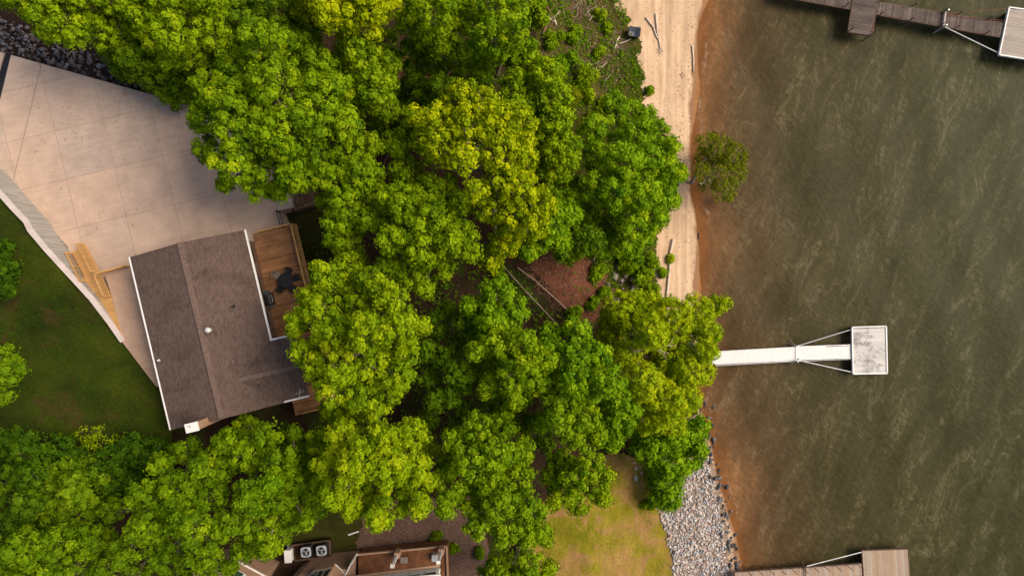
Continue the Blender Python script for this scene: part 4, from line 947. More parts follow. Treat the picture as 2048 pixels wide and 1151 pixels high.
def tree(label, kind, ztop, spec, species='broadleaf_tree', base=None, group='broadleaf trees of the lakeside wood', cat='tree', seed=0, bark=None, rs=1.0, shr=15, drop=3.2, bt=0.5, trunk_r=0.22, zoff=None, bare=(), **kw):
    global NLEAF
    L = lobelist(spec); mx = sum(l[0]*l[2]**2 for l in L)/sum(l[2]**2 for l in L); my = sum(l[1]*l[2]**2 for l in L)/sum(l[2]**2 for l in L)
    ext = max(math.hypot(l[0]-mx, l[1]-my) for l in L)+1e-3
    W_ = []
    for l in L:
        f = math.hypot(l[0]-mx, l[1]-my)/max(ext, 60)
        zc = ztop-drop*f*f*(1.0)+rng.normal()*1.1 + (l[3] if len(l) > 3 else 0)
        Rr = (l[2]-shr)*(CAM_H-zc)/FPX*rs; zc -= Rr*0.9
        p = P(l[0], l[1], zc); W_.append((p.x, p.y, zc, Rr*0.97, Rr*1.35))
    bp = base if base is not None else P(mx, my, ztop-4)
    gz = float(hG(np.array(bp[0]), np.array(bp[1]))); root = thing(species, label, cat, (bp[0], bp[1], gz-0.1), group=group)
    Rt = root.location
    tip = Vector((sum(w[0] for w in W_)/len(W_), sum(w[1] for w in W_)/len(W_), ztop-3.0)) if base is None else Vector((W_[0][0], W_[0][1], W_[0][2]))
    hgt = tip.z-gz
    mid = Vector((bp[0], bp[1], gz))*0.45+tip*0.55+Vector((rng.normal()*0.3, rng.normal()*0.3, 0))
    base_p = Vector((bp[0], bp[1], gz-0.1)); tr = trunk_r
    bark = bark or BARK
    trunk = MB().tube([base_p-Rt, base_p-Rt+Vector((0, 0, 0.35)), mid-Rt, tip-Rt], [tr*1.5, tr*1.1, tr*0.75, tr*0.35], 9).build('trunk', bark, root, smooth=True)
    lb_ = MB()
    for w_ in W_:
        c = Vector(w_[:3]); f = 0.35+0.4*rng.random(); st_ = mid.lerp(tip, max(0, min(1, f))) if w_[2] > mid.z else base_p.lerp(mid, 0.75)
        m_ = st_.lerp(c, 0.5)+Vector((rng.normal()*0.25, rng.normal()*0.25, -0.3)); lb_.tube([st_-Rt, m_-Rt, c-Rt+Vector((0, 0, w_[4]*0.2))], [tr*0.45, tr*0.3, tr*0.12], 6)
        for k in range(6):
            a = rng.random()*6.28; e = c+Vector((math.cos(a)*w_[3]*0.85, math.sin(a)*w_[3]*0.85, w_[4]*(0.25+0.55*rng.random()))); s_ = m_.lerp(c, 0.4+0.5*rng.random())
            lb_.tube([s_-Rt, s_.lerp(e, 0.5)-Rt+Vector((0, 0, 0.12)), e-Rt], [tr*0.16, tr*0.10, 0.012], 5, cap=False)
    for bx, by, bz, ends in bare:
        o_ = P(bx, by, bz-0.2)-Rt; lb_.tube([mid-Rt, o_.lerp(mid-Rt, 0.3), o_], [tr*0.55, tr*0.45, tr*0.34], 7)
        for ex, ey in ends:
            e = P(ex, ey, bz+0.25)-Rt; h1 = o_.lerp(e, 0.5)+Vector((rng.normal()*0.08, rng.normal()*0.08, 0.1))
            lb_.tube([o_, h1, e], [tr*0.22, tr*0.15, tr*0.05], 6)
            for q in range(3):
                e2 = h1.lerp(e, 0.3+0.3*q)+Vector((rng.normal()*0.35, rng.normal()*0.35, 0.15)); lb_.tube([h1.lerp(e, 0.25*q), e2], [tr*0.12, 0.012], 5, cap=False)
    lb_.build('branches', bark, trunk, smooth=True)
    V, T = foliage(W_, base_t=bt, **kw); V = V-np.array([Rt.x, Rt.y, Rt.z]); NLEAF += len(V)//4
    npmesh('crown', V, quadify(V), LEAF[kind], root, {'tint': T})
    return root
BIG = dict(s1=0.80, rc=(0.24, 0.60), tufts=27, nl=8, L=0.145, Wl=0.58)
CAUL = dict(s1=0.77, rc=(0.22, 0.58), tufts=27, nl=8, L=0.135, Wl=0.62)
FINE = dict(shr=7, s1=0.68, rc=(0.24, 0.48), tufts=18, nl=7, L=0.13, Wl=0.75)
LOW = dict(shr=5, s1=0.75, rc=(0.35, 0.6), tufts=14, nl=7, L=0.2, Wl=0.5)

tree('yellowish green tree above the dark rock bed, leftmost at the top edge', 'lime', 15, '20,-25,50 70,5,50 125,40,55 170,15,58 205,65,42 245,35,50 110,-25,60 235,-15,55 155,75,32 95,65,26 280,60,35', bt=0.36, **BIG)
tree('low shaded tree beside the narrow tail of the rock bed', 'deep', 11, '255,115,42 290,120,45 330,155,38 300,85,42 320,105,40 350,185,32 370,165,36', bt=0.75, **LOW)
tree('bright olive green tree at the top edge, right of the rock bed tree', 'lime', 17, '300,30,55 350,70,48 395,25,58 425,65,42 345,115,34 385,110,38 340,0,50 415,-10,45 310,75,40 440,25,26', bt=0.42, **BIG)
tree('dark green tree behind the big oak at the top edge', 'deep', 14, '490,30,52 550,20,55 605,45,48 470,85,40 440,125,42 520,70,45 640,25,45 575,75,40 450,150,30 620,90,40', bt=0.65, **CAUL)
tree('very large olive green oak overhanging the driveway', 'mid', 18, '530,85,52 585,110,58 485,150,60 555,180,66 435,190,56 640,140,48 670,180,48 420,235,48 480,250,62 560,270,66 630,240,58 690,245,42 415,300,38 465,330,50 530,340,52 590,345,48 630,310,44 560,380,32 515,375,36 640,195,50 470,200,55 610,365,30 450,370,22', drop=4.0, bt=0.42, var=0.3, trunk_r=0.4, bare=[(575,225,17.6,[(565,200),(562,212),(590,240),(580,205)])], **BIG)
tree('brightest yellow tree cut by the top edge', 'gold', 18, '610,0,45 655,25,42 700,20,52 745,20,42 690,62,34 735,55,38 775,5,35 650,-25,60 720,-25,60', bt=0.45, **CAUL)
tree('mid green tree directly below the bright yellow top edge tree', 'mid', 14.5, '765,90,40 725,110,42 690,115,38 780,130,32 750,175,48 705,175,42 770,215,40 735,220,38 690,140,40 765,150,40', bt=0.45, **BIG)
tree('green tree at the top edge just right of the bright yellow one', 'mid', 16, '820,45,36 870,25,50 850,70,36 905,15,44 900,60,42 835,5,40 880,95,30', bt=0.5, **CAUL)
tree('green tree at the top edge nearest the brush pile', 'mid', 17, '945,40,46 990,15,45 960,95,42 1025,60,44 1050,100,38 925,-5,40 1035,15,36 985,70,45 1010,110,35 970,130,32', bt=0.44, **CAUL)
tree('shaded low green tree between the two top edge green trees and the gold tree', 'deep', 12, '820,110,38 860,140,42 905,110,38 940,150,40 885,175,38 925,190,36 830,155,30 965,170,34 850,100,40', bt=0.75, **CAUL)
tree('small dark tree in the gap left of the gold tree', 'deep', 10.5, '830,185,34 855,210,32 790,262,36 820,240,28 880,200,30 885,225,28 770,255,24', bt=0.7, **LOW)
tree('small leafy olive tree right of the upper gold tree, below the brush', 'lime', 16, '1050,140,42 1090,155,40 1035,180,40 1105,195,40 1070,215,42 1110,240,40 1060,265,40 1120,300,42 1095,330,38 1135,325,30 1030,225,36 1140,290,24', bt=0.38, **FINE)
tree('big gold yellow tree in the middle of the wood with pale bare forks showing', 'gold', 18.5, '930,205,42 970,205,32 875,245,36 830,235,24 885,290,46 945,250,46 995,245,46 1035,255,42 1000,300,52 1035,320,42 930,320,30 1010,360,46 1045,390,46 1085,410,34 985,415,36 1035,440,42 1070,450,32 1010,480,34 985,520,28 845,285,28 950,380,24', bark=BARKP, bt=0.32, var=0.3, trunk_r=0.35, bare=[(946,308,17.6,[(930,258),(934,275),(967,282),(972,270)]),(998,385,17.0,[(1010,380),(985,430),(992,410)])], **FINE)
tree('green tree between driveway corner and gold tree, below the big oak', 'mid', 15.5, '700,305,46 740,290,36 665,360,42 725,350,48 690,400,46 760,390,42 680,440,44 700,480,44 675,475,36 790,285,32 650,400,26 735,440,36 800,305,26', bt=0.5, **BIG)
tree('bright green tree with round clumps left of the gold tree', 'lime', 17, '815,350,44 800,400,48 850,395,48 890,380,42 920,410,34 865,440,48 820,450,48 785,480,38 850,495,48 880,530,40 825,545,42 925,465,40 940,500,28 850,575,28 770,440,34 780,530,30 900,480,40', bt=0.36, **BIG)
tree('vivid green tree wedged between the gold tree and the round beach tree', 'emerald', 14, '1100,395,36 1140,400,32 1110,440,44 1150,430,26 1080,480,40 1055,505,28 1120,480,30 1125,350,24', bt=0.48, **CAUL)
tree('small dark green tree under the right side of the gold tree', 'deep', 10, '1165,440,36 1175,475,30 1200,500,28 1150,380,30 1130,500,26', bt=0.6, **LOW)
tree('round emerald tree standing at the upper edge of the beach', 'emerald', 13, '1228,212,34 1262,222,30 1292,235,30 1185,262,38 1225,262,38 1270,275,42 1312,268,36 1340,300,30 1200,318,42 1245,325,44 1292,325,44 1330,345,38 1358,345,24 1188,375,38 1232,385,44 1280,385,44 1322,385,34 1345,400,22 1220,435,40 1262,440,44 1305,435,36 1180,425,28 1250,478,30 1290,470,28 1215,470,24', drop=6.0, shr=11, bt=0.52, var=0.28, trunk_r=0.32, s1=0.80, rc=(0.30, 0.56), tufts=27, nl=8, L=0.13, Wl=0.5)
tree('leaning olive tree reaching over the water edge', 'olive', 4.6, '1432,300,34 1465,312,30 1408,320,24 1440,345,36 1475,345,22 1450,375,28 1412,370,18 1455,395,14 1402,345,20 1415,285,24 1478,325,16', base=P(1388, 362, 0.9), drop=1.6, bt=0.38, trunk_r=0.13, s1=0.55, rc=(0.22, 0.42), tufts=13, nl=7, L=0.14, Wl=0.28, shr=6, core=0.3, fill=7, loose=0.12, bare=[(1412,356,4.4,[(1430,348),(1442,335),(1425,362),(1400,372)])], bark=BARKP)
tree('large yellow green tree against the right side of the house', 'lime', 18, '700,535,42 655,555,44 745,560,38 720,600,52 785,600,42 815,640,32 640,625,46 600,640,34 610,700,36 670,665,48 735,665,52 795,665,44 640,740,42 690,735,46 755,730,48 810,715,36 665,785,38 720,790,42 775,780,44 800,755,36 660,825,30 620,590,30 590,660,22 700,830,38 750,825,36 845,650,22', drop=4.0, bt=0.45, var=0.3, trunk_r=0.4, bare=[(722,705,17.0,[(700,710),(690,712),(735,690),(745,735)])], **BIG)
tree('yellow green tree above the mulch bed and white pipe', 'lime', 18, '645,880,38 695,875,46 770,880,46 825,865,40 855,895,26 655,930,36 715,925,50 780,930,48 835,935,42 670,985,40 725,990,48 780,1010,44 830,980,42 705,1018,30 755,1036,30 840,1010,26 640,960,24 860,960,20', drop=3.6, bt=0.52, var=0.3, trunk_r=0.35, s1=0.82, rc=(0.24, 0.60), tufts=26, nl=9, L=0.19, Wl=0.36)
tree('dark green tree in the shade between the two large yellow green trees', 'deep', 13, '875,650,38 915,690,34 885,715,34 860,755,30 900,790,34 870,800,28 930,760,34 935,645,36 895,620,26 860,840,30 925,820,30 855,700,30 910,740,36', bt=0.55, **CAUL)
tree('green tree whose rounded top reaches up beside the wooden hillside rails', 'emerald', 14.5, '1000,590,44 1035,620,34 960,620,36 1025,655,34 985,645,42 940,610,26 1000,560,22 955,665,30', bt=0.44, **CAUL)
tree('green tree with dense round clumps left of the shaggy shore tree', 'mid', 17, '1000,690,46 1050,690,42 975,735,42 1040,745,48 1088,720,32 1085,765,38 955,700,30 1030,785,40 975,775,32 1100,690,24 1065,715,40', bt=0.5, **CAUL)
tree('tall green tree hugging the left side of the shaggy shore tree', 'emerald', 16, '1105,665,32 1155,665,40 1100,705,40 1190,715,42 1145,725,46 1215,760,40 1180,780,42 1235,800,38 1245,850,34 1150,765,40 1210,825,40 1225,885,28 1110,740,36 1265,820,24 1200,860,36', drop=4.0, bt=0.42, **BIG)
tree('green tree in the lower middle, just below the hugging tall tree', 'mid', 17.5, '1110,800,34 1150,785,38 1120,840,40 1168,830,44 1190,865,34 1145,870,36 1090,845,26', bt=0.5, **BIG)
tree('dark green tree in the shadow gap of the lower wood', 'deep', 12, '1040,800,32 1060,850,36 1090,885,30 980,800,34 1045,900,30 950,830,30 1015,830,34 910,860,32', bt=0.55, **CAUL)
tree('wide bushy green tree reaching down to the dry lawn corner', 'mid', 17, '905,880,36 955,860,42 1005,845,40 935,920,44 995,905,46 1045,900,34 975,955,46 1035,955,42 940,990,42 1000,1005,46 1055,1015,42 955,1050,36 1010,1060,38 1075,1060,32 900,985,34 895,935,34 1045,1065,36 890,1020,26 1090,1075,20', drop=4.0, bt=0.42, trunk_r=0.35, **BIG)
tree('round green tree overhanging the top corner of the dry golden lawn', 'mid', 15, '1125,930,42 1175,925,42 1190,970,38 1130,980,42 1155,1010,32 1205,995,22 1100,950,26 1150,955,40 1105,1005,22 1215,950,18', bt=0.5, **CAUL)
tree('low green tree cut by the bottom edge beside the dry lawn', 'mid', 12, '1000,1130,40 1060,1122,36 1098,1135,24 1040,1160,44 975,1155,34 1090,1160,30', bt=0.5, **CAUL)
tree('shaggy yellow green tree over the shore end of the middle dock, bare grey branches showing', 'lime', 12.5, '1240,620,36 1290,625,42 1345,640,44 1395,625,34 1428,610,20 1445,608,14 1232,665,38 1300,665,34 1340,690,46 1390,680,40 1420,665,22 1250,710,30 1325,745,46 1375,735,40 1408,745,22 1285,765,36 1330,800,42 1368,795,32 1300,830,36 1345,845,26 1290,795,34 1410,700,24 1275,610,26', base=P(1290, 690, 2.6), drop=3.4, shr=3, bt=0.72, var=0.26, trunk_r=0.25, bark=BARKP, s1=0.60, rc=(0.18, 0.46), tufts=18, nl=8, L=0.17, Wl=0.34, core=0.5, bare=[(1290,694,12.6,[(1264,652),(1262,704),(1302,664),(1338,706),(1352,690)]),(1288,672,12.8,[(1276,640),(1299,648)])])
tree('low emerald shrubby tree at the head of the pale stone slope', 'emerald', 5.6, '1300,895,34 1345,870,40 1385,880,28 1335,925,42 1380,915,26 1330,965,34 1340,1000,22 1395,850,22 1280,880,24 1320,990,20 1400,900,14', species='shrub', cat='shrub', group='shrubs of the lake bank', drop=1.6, bt=0.40, trunk_r=0.1, **LOW)
tree('wide olive green tree reaching from the house corner to the lower house', 'lime', 15.5, '490,850,34 535,870,38 500,905,46 440,925,46 590,868,22 560,925,42 600,960,38 555,985,46 590,1030,38 520,1050,46 490,1095,36 612,1045,20 455,880,34 555,1075,36 620,990,22 535,1100,24 500,990,44', drop=3.4, bt=0.22, trunk_r=0.35, **BIG)
tree('olive green tree with open clumps left of the lower house', 'lime', 16, '325,930,34 375,900,34 290,985,40 360,975,46 420,985,46 228,1020,34 300,1045,46 380,1050,46 450,1050,40 330,1110,42 410,1110,42 255,1095,40 430,1150,36 350,1160,40 345,1010,46 270,1150,36 400,930,30 460,1130,24', drop=3.4, bt=0.12, trunk_r=0.35, **BIG)
tree('small vivid green crown poking between the two olive trees by the lower house', 'emerald', 15.6, '500,1000,30 535,975,30 560,950,24 575,915,22 520,1015,22 548,965,26', bt=0.35, **CAUL)
tree('dark green tree at the left edge below the lawn', 'deep', 13, '20,890,46 60,895,38 25,940,50 70,945,38 15,1000,50 60,1005,40 -15,1060,45 45,1040,36', bt=0.3, **CAUL)
tree('green tree with lit leaf rosettes between the left edge tree and the olive trees', 'deep', 11.5, '130,950,34 165,975,40 120,1000,42 180,940,30 95,1040,38 160,1035,36 100,985,32 200,985,28 215,950,24', bt=0.75, **LOW)
tree('yellow green tree filling the bottom left corner', 'lime', 15, '60,1090,46 120,1080,42 180,1080,42 100,1130,50 160,1130,46 220,1130,40 40,1140,50 -5,1110,50 215,1075,30', bt=0.12, **BIG)
tree('round yellow green tree at the left edge beside the lawn', 'mid', 12, '8,705,32 18,745,36 5,785,34 -40,745,60 30,725,22', bt=0.25, **CAUL)
tree('dark shrub at the left edge of the lawn under the retaining wall', 'deep', 9.6, '5,505,26 0,550,28 20,535,20 15,575,16', species='shrub', cat='shrub', group='shrubs at the lawn edge', drop=0.6, trunk_r=0.06, bt=0.05, zoff=1, **LOW)
tree('sparse yellow twiggy shrub at the bottom of the lawn', 'gold', 8.4, '175,870,18 205,885,24 235,885,16 200,865,14', species='shrub', cat='shrub', group='shrubs at the lawn edge', drop=0.5, trunk_r=0.05, bt=0.1, s1=0.5, rc=(0.2, 0.4), tufts=9, nl=5, L=0.13, Wl=0.5, shr=2, core=0, fill=0, loose=0.3)
tree('dark undergrowth tree between the lawn and the olive trees', 'deep', 9.2, '240,920,40 280,900,36 320,880,34 265,955,36 120,905,34 220,960,30 160,915,26 310,905,30', drop=0.8, bt=0.12, trunk_r=0.12, **LOW)
tree('dark small tree hugging the lower right of the house by the olive tree', 'deep', 8.5, '575,868,20 620,930,30 600,900,26 640,1010,24 635,970,26', drop=0.8, bt=0.5, trunk_r=0.12, **LOW)
# shrubs on the bank
def shrub(px, py, rpx, h, kind, label, bt=0.45, name='shrub', group='shrubs of the lake bank', **kw):
    g_ = gpt(px, py); k = (CAM_H-g_.z)/FPX; Rr = rpx*k; root = thing(name, label, 'shrub', (g_.x, g_.y, g_.z-0.05), group=group)
    lob = []
    for i in range(max(3, int(rpx/3.2))):
        a = rng.random()*6.28; q = rng.random()**0.5*Rr*0.55; q *= 1.5; lob.append((math.cos(a)*q, math.sin(a)*q, h*(0.35+0.3*rng.random()), Rr*(0.25+0.3*rng.random()), h*(0.3+0.25*rng.random())))
    K = dict(s1=0.45, rc=(0.14, 0.30), tufts=9, nl=6, L=0.15, Wl=0.5, fill=10); K.update(kw)
    V, T = foliage(lob, base_t=bt, **K); npmesh('foliage', V, quadify(V), LEAF[kind], root, {'tint': T})
    mb = MB()
    for l in lob: mb.tube([(0, 0, 0), (l[0]*0.5, l[1]*0.5, l[2]*0.6), (l[0], l[1], l[2])], [0.035, 0.025, 0.01], 5)
    mb.build('stems', BARK, root)
SHR = [(1132, 130, 22, 1.2, 'emerald', 'rounded green shrub left of the lower brush, nearest the wood edge', 0.35), (1165, 160, 24, 1.4, 'mid', 'leafy shrub beneath the pale crossed sticks', 0.5),
 (1078, 30, 20, 1.5, 'mid', 'small green shrub at the top edge left of the brush pile', 0.55), (1110, 85, 18, 1.0, 'mid', 'low shrub below the largest driftwood tangle', 0.45), (1150, 75, 15, 0.9, 'mid', 'low shrub right of the largest driftwood tangle', 0.5),
 (1197, 30, 10, 0.7, 'mid', 'tiny bright shrub between brush pile and sand', 0.6), (1213, 55, 8, 0.6, 'mid', 'tiny bright shrub just left of the black bin', 0.6), (1200, 110, 12, 0.7, 'lime', 'small yellow green shrub below the white sticks', 0.4),
 (1145, 200, 20, 0.9, 'olive', 'sparse olive shrub above the round emerald tree', 0.4), (1175, 195, 14, 0.8, 'lime', 'small pale shrub beside the round emerald tree top', 0.5), (1205, 215, 15, 0.9, 'lime', 'yellowish shrub touching the round emerald tree', 0.5), (1185, 240, 15, 0.8, 'olive', 'brownish shrub at the upper left of the round emerald tree', 0.5),
 (1270, 505, 22, 1.8, 'emerald', 'dense green shrub where the round tree meets the beach', 0.4), (1295, 520, 18, 1.6, 'mid', 'green shrub by the beach above the long driftwood log', 0.5), (1285, 555, 20, 1.5, 'mid', 'leafy shrub beside the pale log on the beach', 0.5), (1230, 500, 20, 1.4, 'mid', 'green shrub above the grey stones of the bank', 0.5), (1250, 535, 16, 1.2, 'lime', 'small light shrub in the middle of the grey stones', 0.35),
 (1150, 515, 14, 0.9, 'lime', 'yellow green shrub on the red leaf litter', 0.4), (1195, 545, 16, 0.9, 'mid', 'low shrub at the centre of the stony bank', 0.45), (1180, 605, 13, 0.8, 'mid', 'small shrub on the red litter near the rails', 0.35), (1300, 590, 20, 1.6, 'mid', 'green shrub joining the shaggy shore tree to the beach', 0.55), (1205, 580, 12, 0.7, 'mid', 'small shrub low on the stony bank', 0.4),
 (1338, 517, 5, 0.4, 'lime', 'tiny plant growing beside the long beach log', 0.7), (1323, 545, 6, 0.5, 'mid', 'small weed left of the long beach log', 0.5), (1298, 185, 7, 0.6, 'mid', 'small weed strip on the sand above the round tree', 0.4), (1400, 855, 14, 0.8, 'mid', 'small shrub between stones and water', 0.5),
 (876, 1073, 10, 0.5, 'deep', 'small plant in the middle of the mulch bed', 0.7), (905, 1095, 8, 0.5, 'mid', 'small plant by the porch corner', 0.3), (960, 1100, 9, 0.5, 'deep', 'small plant near the right edge of the mulch bed', 0.6), (1295, 1010, 10, 0.5, 'mid', 'small weed where dry lawn meets the stone slope', 0.5), (1150, 630, 16, 1.2, 'mid', 'shrub at the lower end of the wooden rails', 0.5), (1000, 545, 14, 1.0, 'mid', 'shrub at the upper end of the wooden rails', 0.4)]
for s_ in SHR: shrub(s_[0], s_[1], s_[2], s_[3], s_[4], s_[5], s_[6])

def ground_cover(name, regions, n, kind, L=0.14, nl=6, bt=0.4, clump=0.5, h=(0.02, 0.35), seed=0):
    """leaf tufts scattered over the ground in the regions (px outlines)"""
    allp = []
    for px, dens in regions:
        poly = [(p.x, p.y) for p in PG(px)]; a = np.array(poly); lo, hi = a.min(0), a.max(0)
        cnt = int((hi-lo).prod()*dens); q = rng.random((cnt, 2))*(hi-lo)+lo; q = q[inpoly(q[:, 0], q[:, 1], poly)]
        nz = wob(q[:, 0], q[:, 1], 0.55)+0.35*wob(q[:, 1], q[:, 0], 1.3); q = q[nz > clump-0.5+rng.normal(size=len(q))*0.15]; allp.append(q)
    q = np.concatenate(allp); z = hG(q[:, 0], q[:, 1]); hh = h[0]+(h[1]-h[0])*rng.random(len(q))
    pos = np.stack([q[:, 0], q[:, 1], z+hh], -1); out = norm(np.stack([rng.normal(size=len(q))*0.4, rng.normal(size=len(q))*0.4, np.ones(len(q))], -1))
    V, _ = leaves_at(pos, out, L, 0.5, nl, 1.3); T = np.repeat(np.clip(np.repeat(bt+rng.normal(size=len(q))*0.15, nl)+rng.normal(size=len(q)*nl)*0.1, 0, 1), 4)
    o = npmesh(name, V, quadify(V), LEAF[kind], None, {'tint': T}); return o
tag(ground_cover('ground_cover', [([(1040, -30), (1240, -30), (1265, 80), (1282, 110), (1285, 200), (1230, 230), (1100, 260), (1080, 120)], 34), ([(1160, 470), (1300, 470), (1320, 600), (1230, 640), (1180, 560)], 26), ([(1000, 540), (1160, 640), (1200, 700), (1020, 640)], 10), ([(1100, 500), (1200, 470), (1240, 600), (1180, 640), (1120, 580)], 9)], 0, 'mid', bt=0.15, clump=0.52), 'low green ground cover on the scrubby bank', 'ground cover', kind='stuff')
tag(ground_cover('undergrowth', [([(600, 480), (700, 480), (1080, 640), (1080, 900), (850, 900), (700, 700)], 9), ([(780, 90), (1060, 90), (1100, 260), (760, 300)], 9), ([(860, 540), (1060, 540), (1060, 660), (860, 660)], 9), ([(0, 860), (340, 860), (340, 960), (0, 960)], 9), ([(1180, 620), (1330, 620), (1330, 900), (1180, 900)], 10), ([(240, 110), (420, 160), (420, 210), (300, 170)], 8)], 0, 'deep', bt=0.35, clump=0.45, h=(0.05, 0.7), L=0.18), 'dark undergrowth below the trees', 'undergrowth', kind='stuff')
# grass blades
def grass(name, px, dens, kind, bt, hw, L=0.10, surf=None, label=''):
    poly = [(p.x, p.y) for p in (PG(px) if surf is None else PP(px, 7.5))]; a = np.array(poly); lo, hi = a.min(0), a.max(0)
    q = rng.random((int((hi-lo).prod()*dens), 2))*(hi-lo)+lo; q = q[inpoly(q[:, 0], q[:, 1], poly)]
    q = q[(wob(q[:, 0], q[:, 1], 0.6)+0.3*wob(q[:, 1], q[:, 0], 2.0)) > hw+rng.normal(size=len(q))*0.2]
    z = hG(q[:, 0], q[:, 1]) if surf is None else surf(q[:, 0], q[:, 1])
    pos = np.stack([q[:, 0], q[:, 1], z+0.01], -1); out = norm(np.stack([rng.normal(size=len(q))*0.3, rng.normal(size=len(q))*0.3, np.ones(len(q))], -1))
    V, _ = leaves_at(pos, out, L, 0.22, 4, 1.0); T = np.repeat(np.clip(bt+np.repeat(rng.normal(size=len(q))*0.15, 4), 0, 1), 4)
    tag(npmesh(name, V, quadify(V), LEAF[kind], None, {'tint': T}), label, 'grass', kind='stuff')
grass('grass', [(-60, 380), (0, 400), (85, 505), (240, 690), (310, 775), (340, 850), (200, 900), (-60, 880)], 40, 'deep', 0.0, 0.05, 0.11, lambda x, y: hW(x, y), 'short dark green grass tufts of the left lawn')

def litter(name, px, dens, cols, label, L=0.12, thin=None, hh=0.03, flat=None):
    poly = [(p.x, p.y) for p in (PG(px) if flat is None else PP(px, flat))]; a = np.array(poly); lo, hi = a.min(0), a.max(0)
    q = rng.random((int((hi-lo).prod()*dens), 2))*(hi-lo)+lo; q = q[inpoly(q[:, 0]+0.25*wob(q[:, 0], q[:, 1], 1.5), q[:, 1]+0.25*wob(q[:, 1], q[:, 0], 1.2), poly)]
    if thin is not None: q = q[thin(q)]
    z = hG(q[:, 0], q[:, 1]) if flat is None else np.full(len(q), flat); pos = np.stack([q[:, 0], q[:, 1], z+0.01+hh*rng.random(len(q))], -1); out = norm(rng.normal(size=(len(q), 3))*(0.35 if flat is None else 0.1)+np.array([0, 0, 1.0]))
    V, _ = leaves_at(pos, out, L, 0.45, 2, 0.6); T = np.repeat(rng.random(len(V)//4), 4)
    return tag(npmesh(name, V, quadify(V), stonemat(name+'_colours', cols), None, {'tint': T}), label, 'litter', kind='stuff')
litter('leaf_litter_scatter', [(1040, 540), (1115, 480), (1165, 470), (1215, 545), (1245, 600), (1215, 650), (1150, 660)], 70, [(0.09, 0.035, 0.02), (0.20, 0.08, 0.045), (0.30, 0.14, 0.08), (0.14, 0.05, 0.03), (0.38, 0.22, 0.15)], 'reddish brown fallen leaves in the clearing beside the rails')
litter('wood_chips', [(735, 1010), (950, 1000), (968, 1080), (980, 1160), (890, 1160), (895, 1095), (715, 1110)], 80, [(0.10, 0.06, 0.045), (0.20, 0.13, 0.10), (0.33, 0.24, 0.19), (0.15, 0.09, 0.065)], 'brown wood chips of the mulch bed', L=0.09)
litter('dead_leaves', [(1060, -20), (1235, -20), (1262, 60), (1275, 90), (1200, 240), (1120, 230), (1080, 110)], 22, [(0.09, 0.05, 0.03), (0.18, 0.10, 0.06), (0.28, 0.18, 0.12)], 'dead leaves and twigs among the scrub of the upper bank', L=0.16)
litter('dead_leaves', [(560, 400), (680, 400), (700, 560), (640, 600), (600, 560)], 6, [(0.09, 0.04, 0.02), (0.16, 0.07, 0.03)], 'fallen leaves on the dark lawn beside the deck', L=0.12)
litter('fallen_leaves', [(35, 122), (365, 215), (372, 300), (230, 330), (110, 300), (40, 330)], 2.6, [(0.10, 0.05, 0.03), (0.20, 0.10, 0.05)], 'small dead leaves scattered over the upper part of the driveway', L=0.10, flat=6.0, hh=0.01, thin=lambda q: wob(q[:, 0], q[:, 1], 0.35) > -0.1+rng.normal(size=len(q))*0.3)
litter('fallen_leaves', [(35, 330), (380, 330), (540, 430), (300, 500), (180, 530), (90, 430)], 0.35, [(0.10, 0.05, 0.03), (0.20, 0.10, 0.05)], 'few dead leaves dotted over the lower part of the driveway', L=0.09, flat=6.0, hh=0.01)
grass('grass_tufts', [(1270, 60), (1292, 85), (1282, 112), (1292, 160), (1292, 212), (1260, 212), (1250, 150), (1250, 100)], 60, 'mid', 0.0, 0.0, 0.16, None, 'rough grass tufts at the sand edge of the upper bank')
grass('grass_tufts', [(1225, -30), (1250, 25), (1266, 60), (1250, 60), (1225, 20)], 40, 'mid', 0.0, 0.0, 0.14, None, 'sparse grass tufts where brush meets sand at the top edge')
grass('grass', [(1085, 1000), (1220, 905), (1290, 915), (1300, 985), (1320, 1025), (1342, 1110), (1345, 1160), (1050, 1160), (1060, 1090)], 40, 'olive', 0.25, 0.1, 0.08, None, 'short golden green grass of the dry lawn')

# ------------------------------------------------------------------ rocks
def ico():
    t = (1+5**0.5)/2; v = np.array([(-1, t, 0), (1, t, 0), (-1, -t, 0), (1, -t, 0), (0, -1, t), (0, 1, t), (0, -1, -t), (0, 1, -t), (t, 0, -1), (t, 0, 1), (-t, 0, -1), (-t, 0, 1)], float)
    f = np.array([(0, 11, 5), (0, 5, 1), (0, 1, 7), (0, 7, 10), (0, 10, 11), (1, 5, 9), (5, 11, 4), (11, 10, 2), (10, 7, 6), (7, 1, 8), (3, 9, 4), (3, 4, 2), (3, 2, 6), (3, 6, 8), (3, 8, 9), (4, 9, 5), (2, 4, 11), (6, 2, 10), (8, 6, 7), (9, 8, 1)])
    return v/np.linalg.norm(v[0]), f
IV, IF = ico()
def stones_mesh(q, size, z, flat=0.6):
    n = len(q); a = rng.random(n)*6.28; sx = size*(0.7+0.6*rng.random(n)); sy = size*(0.5+0.4*rng.random(n)); sz = size*flat*(0.6+0.5*rng.random(n))
    v = IV[None]*(1+0.32*rng.normal(size=(n, 12, 1)).clip(-1, 1)); v = v*np.stack([sx, sy, sz], -1)[:, None]
    c, s = np.cos(a)[:, None], np.sin(a)[:, None]; x = v[..., 0]*c-v[..., 1]*s; y = v[..., 0]*s+v[..., 1]*c
    zz = v[..., 2]+z[:, None]; tl = rng.normal(size=(n, 2))*0.3; zz = zz+x*tl[:, :1]+y*tl[:, 1:]
    V = np.stack([x+q[:, :1], y+q[:, 1:], zz], -1).reshape(-1, 3); F = (IF[None]+12*np.arange(n)[:, None, None]).reshape(-1, 3)
    return V, F, np.repeat(rng.random(n), 12)
